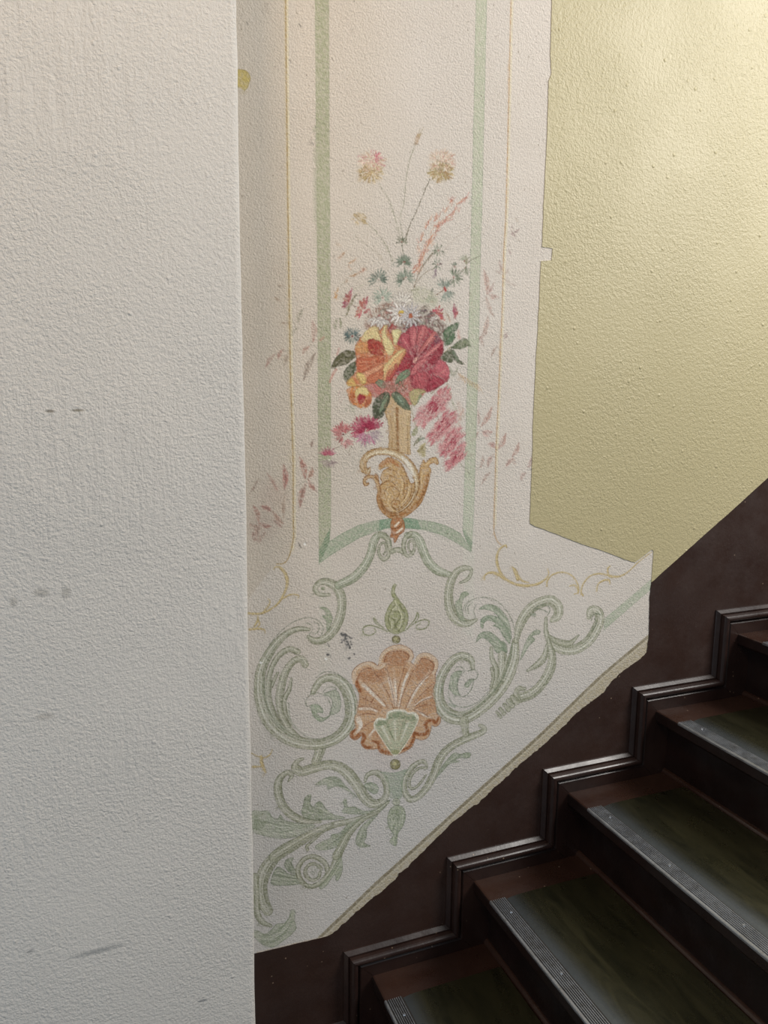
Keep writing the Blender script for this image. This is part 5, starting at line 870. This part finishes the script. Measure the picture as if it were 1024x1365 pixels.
# ------------------------------------------------------------------ stairs
RUN, RISE, X0, Z0 = 0.2610, 0.1782, 0.5646, CAMH-1.349
KS = list(range(-1, 10)); SW = 1.25
def nose(k): return X0+RUN*k
def tz(k): return Z0+RISE*k
st = empty('staircase', (nose(-1), -0.6, 0.0))
st['label'] = 'dark brown wooden staircase rising to the right with green linoleum treads'; st['category'] = 'staircase'
YW = -0.0215
def tread(k):
    x, z = nose(k), tz(k); yn = -SW; T = 0.034
    bm = bmesh.new()
    # section in x,z (rounded nosing), extruded along y; a shallow rebate carries the linoleum
    sec = [(x+RUN+0.05, z), (x+0.005, z), (x+0.0015, z-0.0015), (x, z-0.005), (x, z-T+0.008), (x+0.004, z-T+0.002), (x+0.010, z-T), (x+RUN+0.05, z-T)]
    a = [bm.verts.new((p[0], YW+0.004, p[1])) for p in sec]; b = [bm.verts.new((p[0], yn, p[1])) for p in sec]
    n = len(sec); bm.faces.new(a); bm.faces.new(b[::-1])
    for i in range(n): bm.faces.new((a[i], b[i], b[(i+1) % n], a[(i+1) % n]))
    t = bm_obj('tread', bm, M_TREAD, st); t.data.materials.append(M_RISER)
    for f_ in t.data.polygons:
        if f_.normal.x < -0.8 or f_.normal.z < -0.3: f_.material_index = 1
    # linoleum sheet, sloping slightly down towards the nosing
    xs = [x+0.0425, x+0.046, x+0.055, x+0.067, x+0.085, x+0.12, x+RUN+0.020, x+RUN+0.031]
    zs = [0.0012, 0.0024, 0.0042, 0.0053, 0.0056, 0.0057, 0.0057, 0.0053]
    y1, y2 = -0.107, -SW+0.09
    bm = bmesh.new(); rws = []
    for xx, zz in zip(xs, zs): rws.append([bm.verts.new((xx, yy, z+zz*(0 if e else 1)+(0.0002 if e else 0))) for yy, e in ((y1, 1), (y1-0.0015, 0), (y2+0.0015, 0), (y2, 1))])
    for p, q in zip(rws[:-1], rws[1:]):
        for i in range(3): bm.faces.new((p[i], p[i+1], q[i+1], q[i]))
    lo_ = bm_obj('linoleum', bm, M_LINO, t, smooth=True); grey_attr = lo_.data.attributes.new('FrontGrey', 'FLOAT', 'POINT')
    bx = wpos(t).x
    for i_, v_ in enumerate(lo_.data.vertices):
        grey_attr.data[i_].value = float(np.interp(v_.co.x+bx-x, [0.0425, 0.055, 0.067, 0.085, 0.12], [0.8, 0.7, 0.35, 0.05, 0.0]))
    # ribbed metal nosing
    bm = bmesh.new(); pr = [(x-0.0020, z-0.003), (x-0.0020, z+0.001), (x-0.001, z+0.0030), (x+0.001, z+0.0040), (x+0.0030, z+0.0040), (x+0.0036, z+0.0016)]
    nr = 7
    for i in range(nr):
        u = x+0.0065+i*(0.0340/nr)
        pr += [(u, z+0.0016), (u+0.0005, z+0.0038), (u+0.0019, z+0.0038), (u+0.0024, z+0.0016)]
    pr += [(x+0.042, z+0.0016), (x+0.0425, z+0.0003)]
    a = [bm.verts.new((p[0], -0.104, p[1])) for p in pr]; b = [bm.verts.new((p[0], y2, p[1])) for p in pr]
    for i in range(len(pr)-1): bm.faces.new((a[i], a[i+1], b[i+1], b[i]))
    # end cap
    c = [bm.verts.new((p[0], -0.104, z-0.0002)) for p in pr[1:]]
    for i in range(1, len(pr)-1): bm.faces.new((a[i], c[i-1], c[i], a[i+1]))
    mn = bm_obj('metal_nosing', bm, M_METAL, t); mn.data.materials.append(M_GRIME_SHADE); bz = wpos(t).z
    for f_ in mn.data.polygons:
        if f_.normal.z > 0.99 and f_.center.z+bz < z+0.003: f_.material_index = 1
    y = -0.155
    while y > y2+0.02:
        bm = bmesh.new()
        bmesh.ops.create_cone(bm, cap_ends=True, segments=12, radius1=0.0036, radius2=0.0026, depth=0.002,
                              matrix=Matrix.Translation((x+0.0255, y, z+0.0046)))
        bm_obj('screw', bm, M_METAL, t); y -= 0.197
    return t
for k in KS:
    tread(k)
for k in KS+[10]:
    x = nose(k)+0.045; z1 = tz(k)-0.033; z0 = tz(k-1)+0.0005 if k > -1 else 0.0
    bm = bmesh.new(); box(bm, (x, -SW+0.004, z0), (x+0.02, YW+0.003, z1)); r_ = bm_obj('riser', bm, M_RISER, st)
    # scotia under the nosing and quarter bead at the foot of the riser
    for nm, cx, cz, sx, sz in (('scotia', x, z1, -1, -1), ('foot_bead', x, z0, -1, 1)):
        R = 0.014 if nm == 'scotia' else 0.011
        bm = bmesh.new(); pts = [(cx, cz)]+[(cx+sx*R*math.cos(a), cz+sz*R*math.sin(a)) for a in np.linspace(0, math.pi/2, 6)]
        a = [bm.verts.new((p[0], YW+0.002, p[1])) for p in pts]; b = [bm.verts.new((p[0], -SW+0.01, p[1])) for p in pts]
        for i in range(len(pts)): j = (i+1) % len(pts); bm.faces.new((a[i], a[j], b[j], b[i]))
        bm.faces.new(a); bm.faces.new(b[::-1]); bm_obj(nm, bm, M_RISER if nm == 'scotia' else M_TREAD, r_, smooth=False)
# outer string on the open side
bm = bmesh.new(); o_ = []
for k in KS: o_ += [(nose(k)+0.045, tz(k-1)-0.034 if k > -1 else 0.0), (nose(k)+0.045, tz(k)-0.036)]
o_ += [(nose(10)+0.045, tz(9)-0.036), (nose(10)+0.045, tz(9)-0.45), (nose(1)+0.25, 0.0)]
a = [bm.verts.new((p[0], -SW+0.003, p[1])) for p in o_]; b = [bm.verts.new((p[0], -SW+0.043, p[1])) for p in o_]
bm.faces.new(a); bm.faces.new(b[::-1])
for i in range(len(o_)): j = (i+1) % len(o_); bm.faces.new((a[i], a[j], b[j], b[i]))
bm_obj('outer_string', bm, M_SKIRT, st)

# stepped skirting along the wall: one mitred length per tread and per riser
sk = empty('baseboard_back', (nose(-1), 0, 0.0)); sk['kind'] = 'structure'
sk['label'] = 'dark varnished stepped skirting moulding following the stairs'
PR = [(0.0675, 0.0), (0.0670, -0.0045), (0.0660, -0.0060), (0.0595, -0.0130), (0.0578, -0.0136), (0.0568, -0.0120), (0.0560, -0.0100)]
for i in range(9):
    th = math.radians(20+i*20); PR.append((0.0460+0.0092*math.cos(th), -0.0185-0.0115*math.sin(th)))
PR += [(0.0365, -0.0140), (0.0345, -0.0140), (0.0340, -0.0185), (0.0300, -0.0222), (0.0, -0.0222)]
def off(k, s): return nose(k)+0.003-s
def sweep(name, P0, P1, parent):
    """profile swept between two mitre planes: P0(s), P1(s) give the ends in wall coordinates"""
    bm = bmesh.new()
    a = [bm.verts.new((P0(s)[0], y, P0(s)[1])) for s, y in PR]; b = [bm.verts.new((P1(s)[0], y, P1(s)[1])) for s, y in PR]
    for i in range(len(PR)-1): bm.faces.new((a[i], b[i], b[i+1], a[i+1]))
    o = bm_obj(name, bm, M_SKIRT, parent)
    return o
g = 0.0004
for k in [-2]+KS[:-1]:
    x_in = (lambda s, k=k: (off(k, s)+g, tz(k)+s)) if k > -2 else (lambda s: (0.2, tz(-2)+s))
    sweep('skirting_rail', x_in, lambda s, k=k: (off(k+1, s)-g, tz(k)+s), sk)
    sweep('skirting_upright', lambda s, k=k: (off(k+1, s), tz(k)+s+g), lambda s, k=k: (off(k+1, s), tz(k+1)+s-g), sk)
    # flat board below the moulding, behind the tread ends
bm = bmesh.new(); o_ = []
for k in KS: o_ += [(off(k, 0.004), tz(k-1)+0.004 if k > -1 else 0.0), (off(k, 0.004), tz(k)+0.004)]
o_ += [(off(10, 0.004), tz(9)+0.004), (off(10, 0), tz(7)), (nose(1), 0.0)]
a = [bm.verts.new((p[0], -0.0214, p[1])) for p in o_]; b = [bm.verts.new((p[0], -0.002, p[1])) for p in o_]
bm.faces.new(a); bm.faces.new(b[::-1])
for i in range(len(o_)): j = (i+1) % len(o_); bm.faces.new((a[i], a[j], b[j], b[i]))
bm_obj('skirting_board', bm, M_SKIRT, sk)
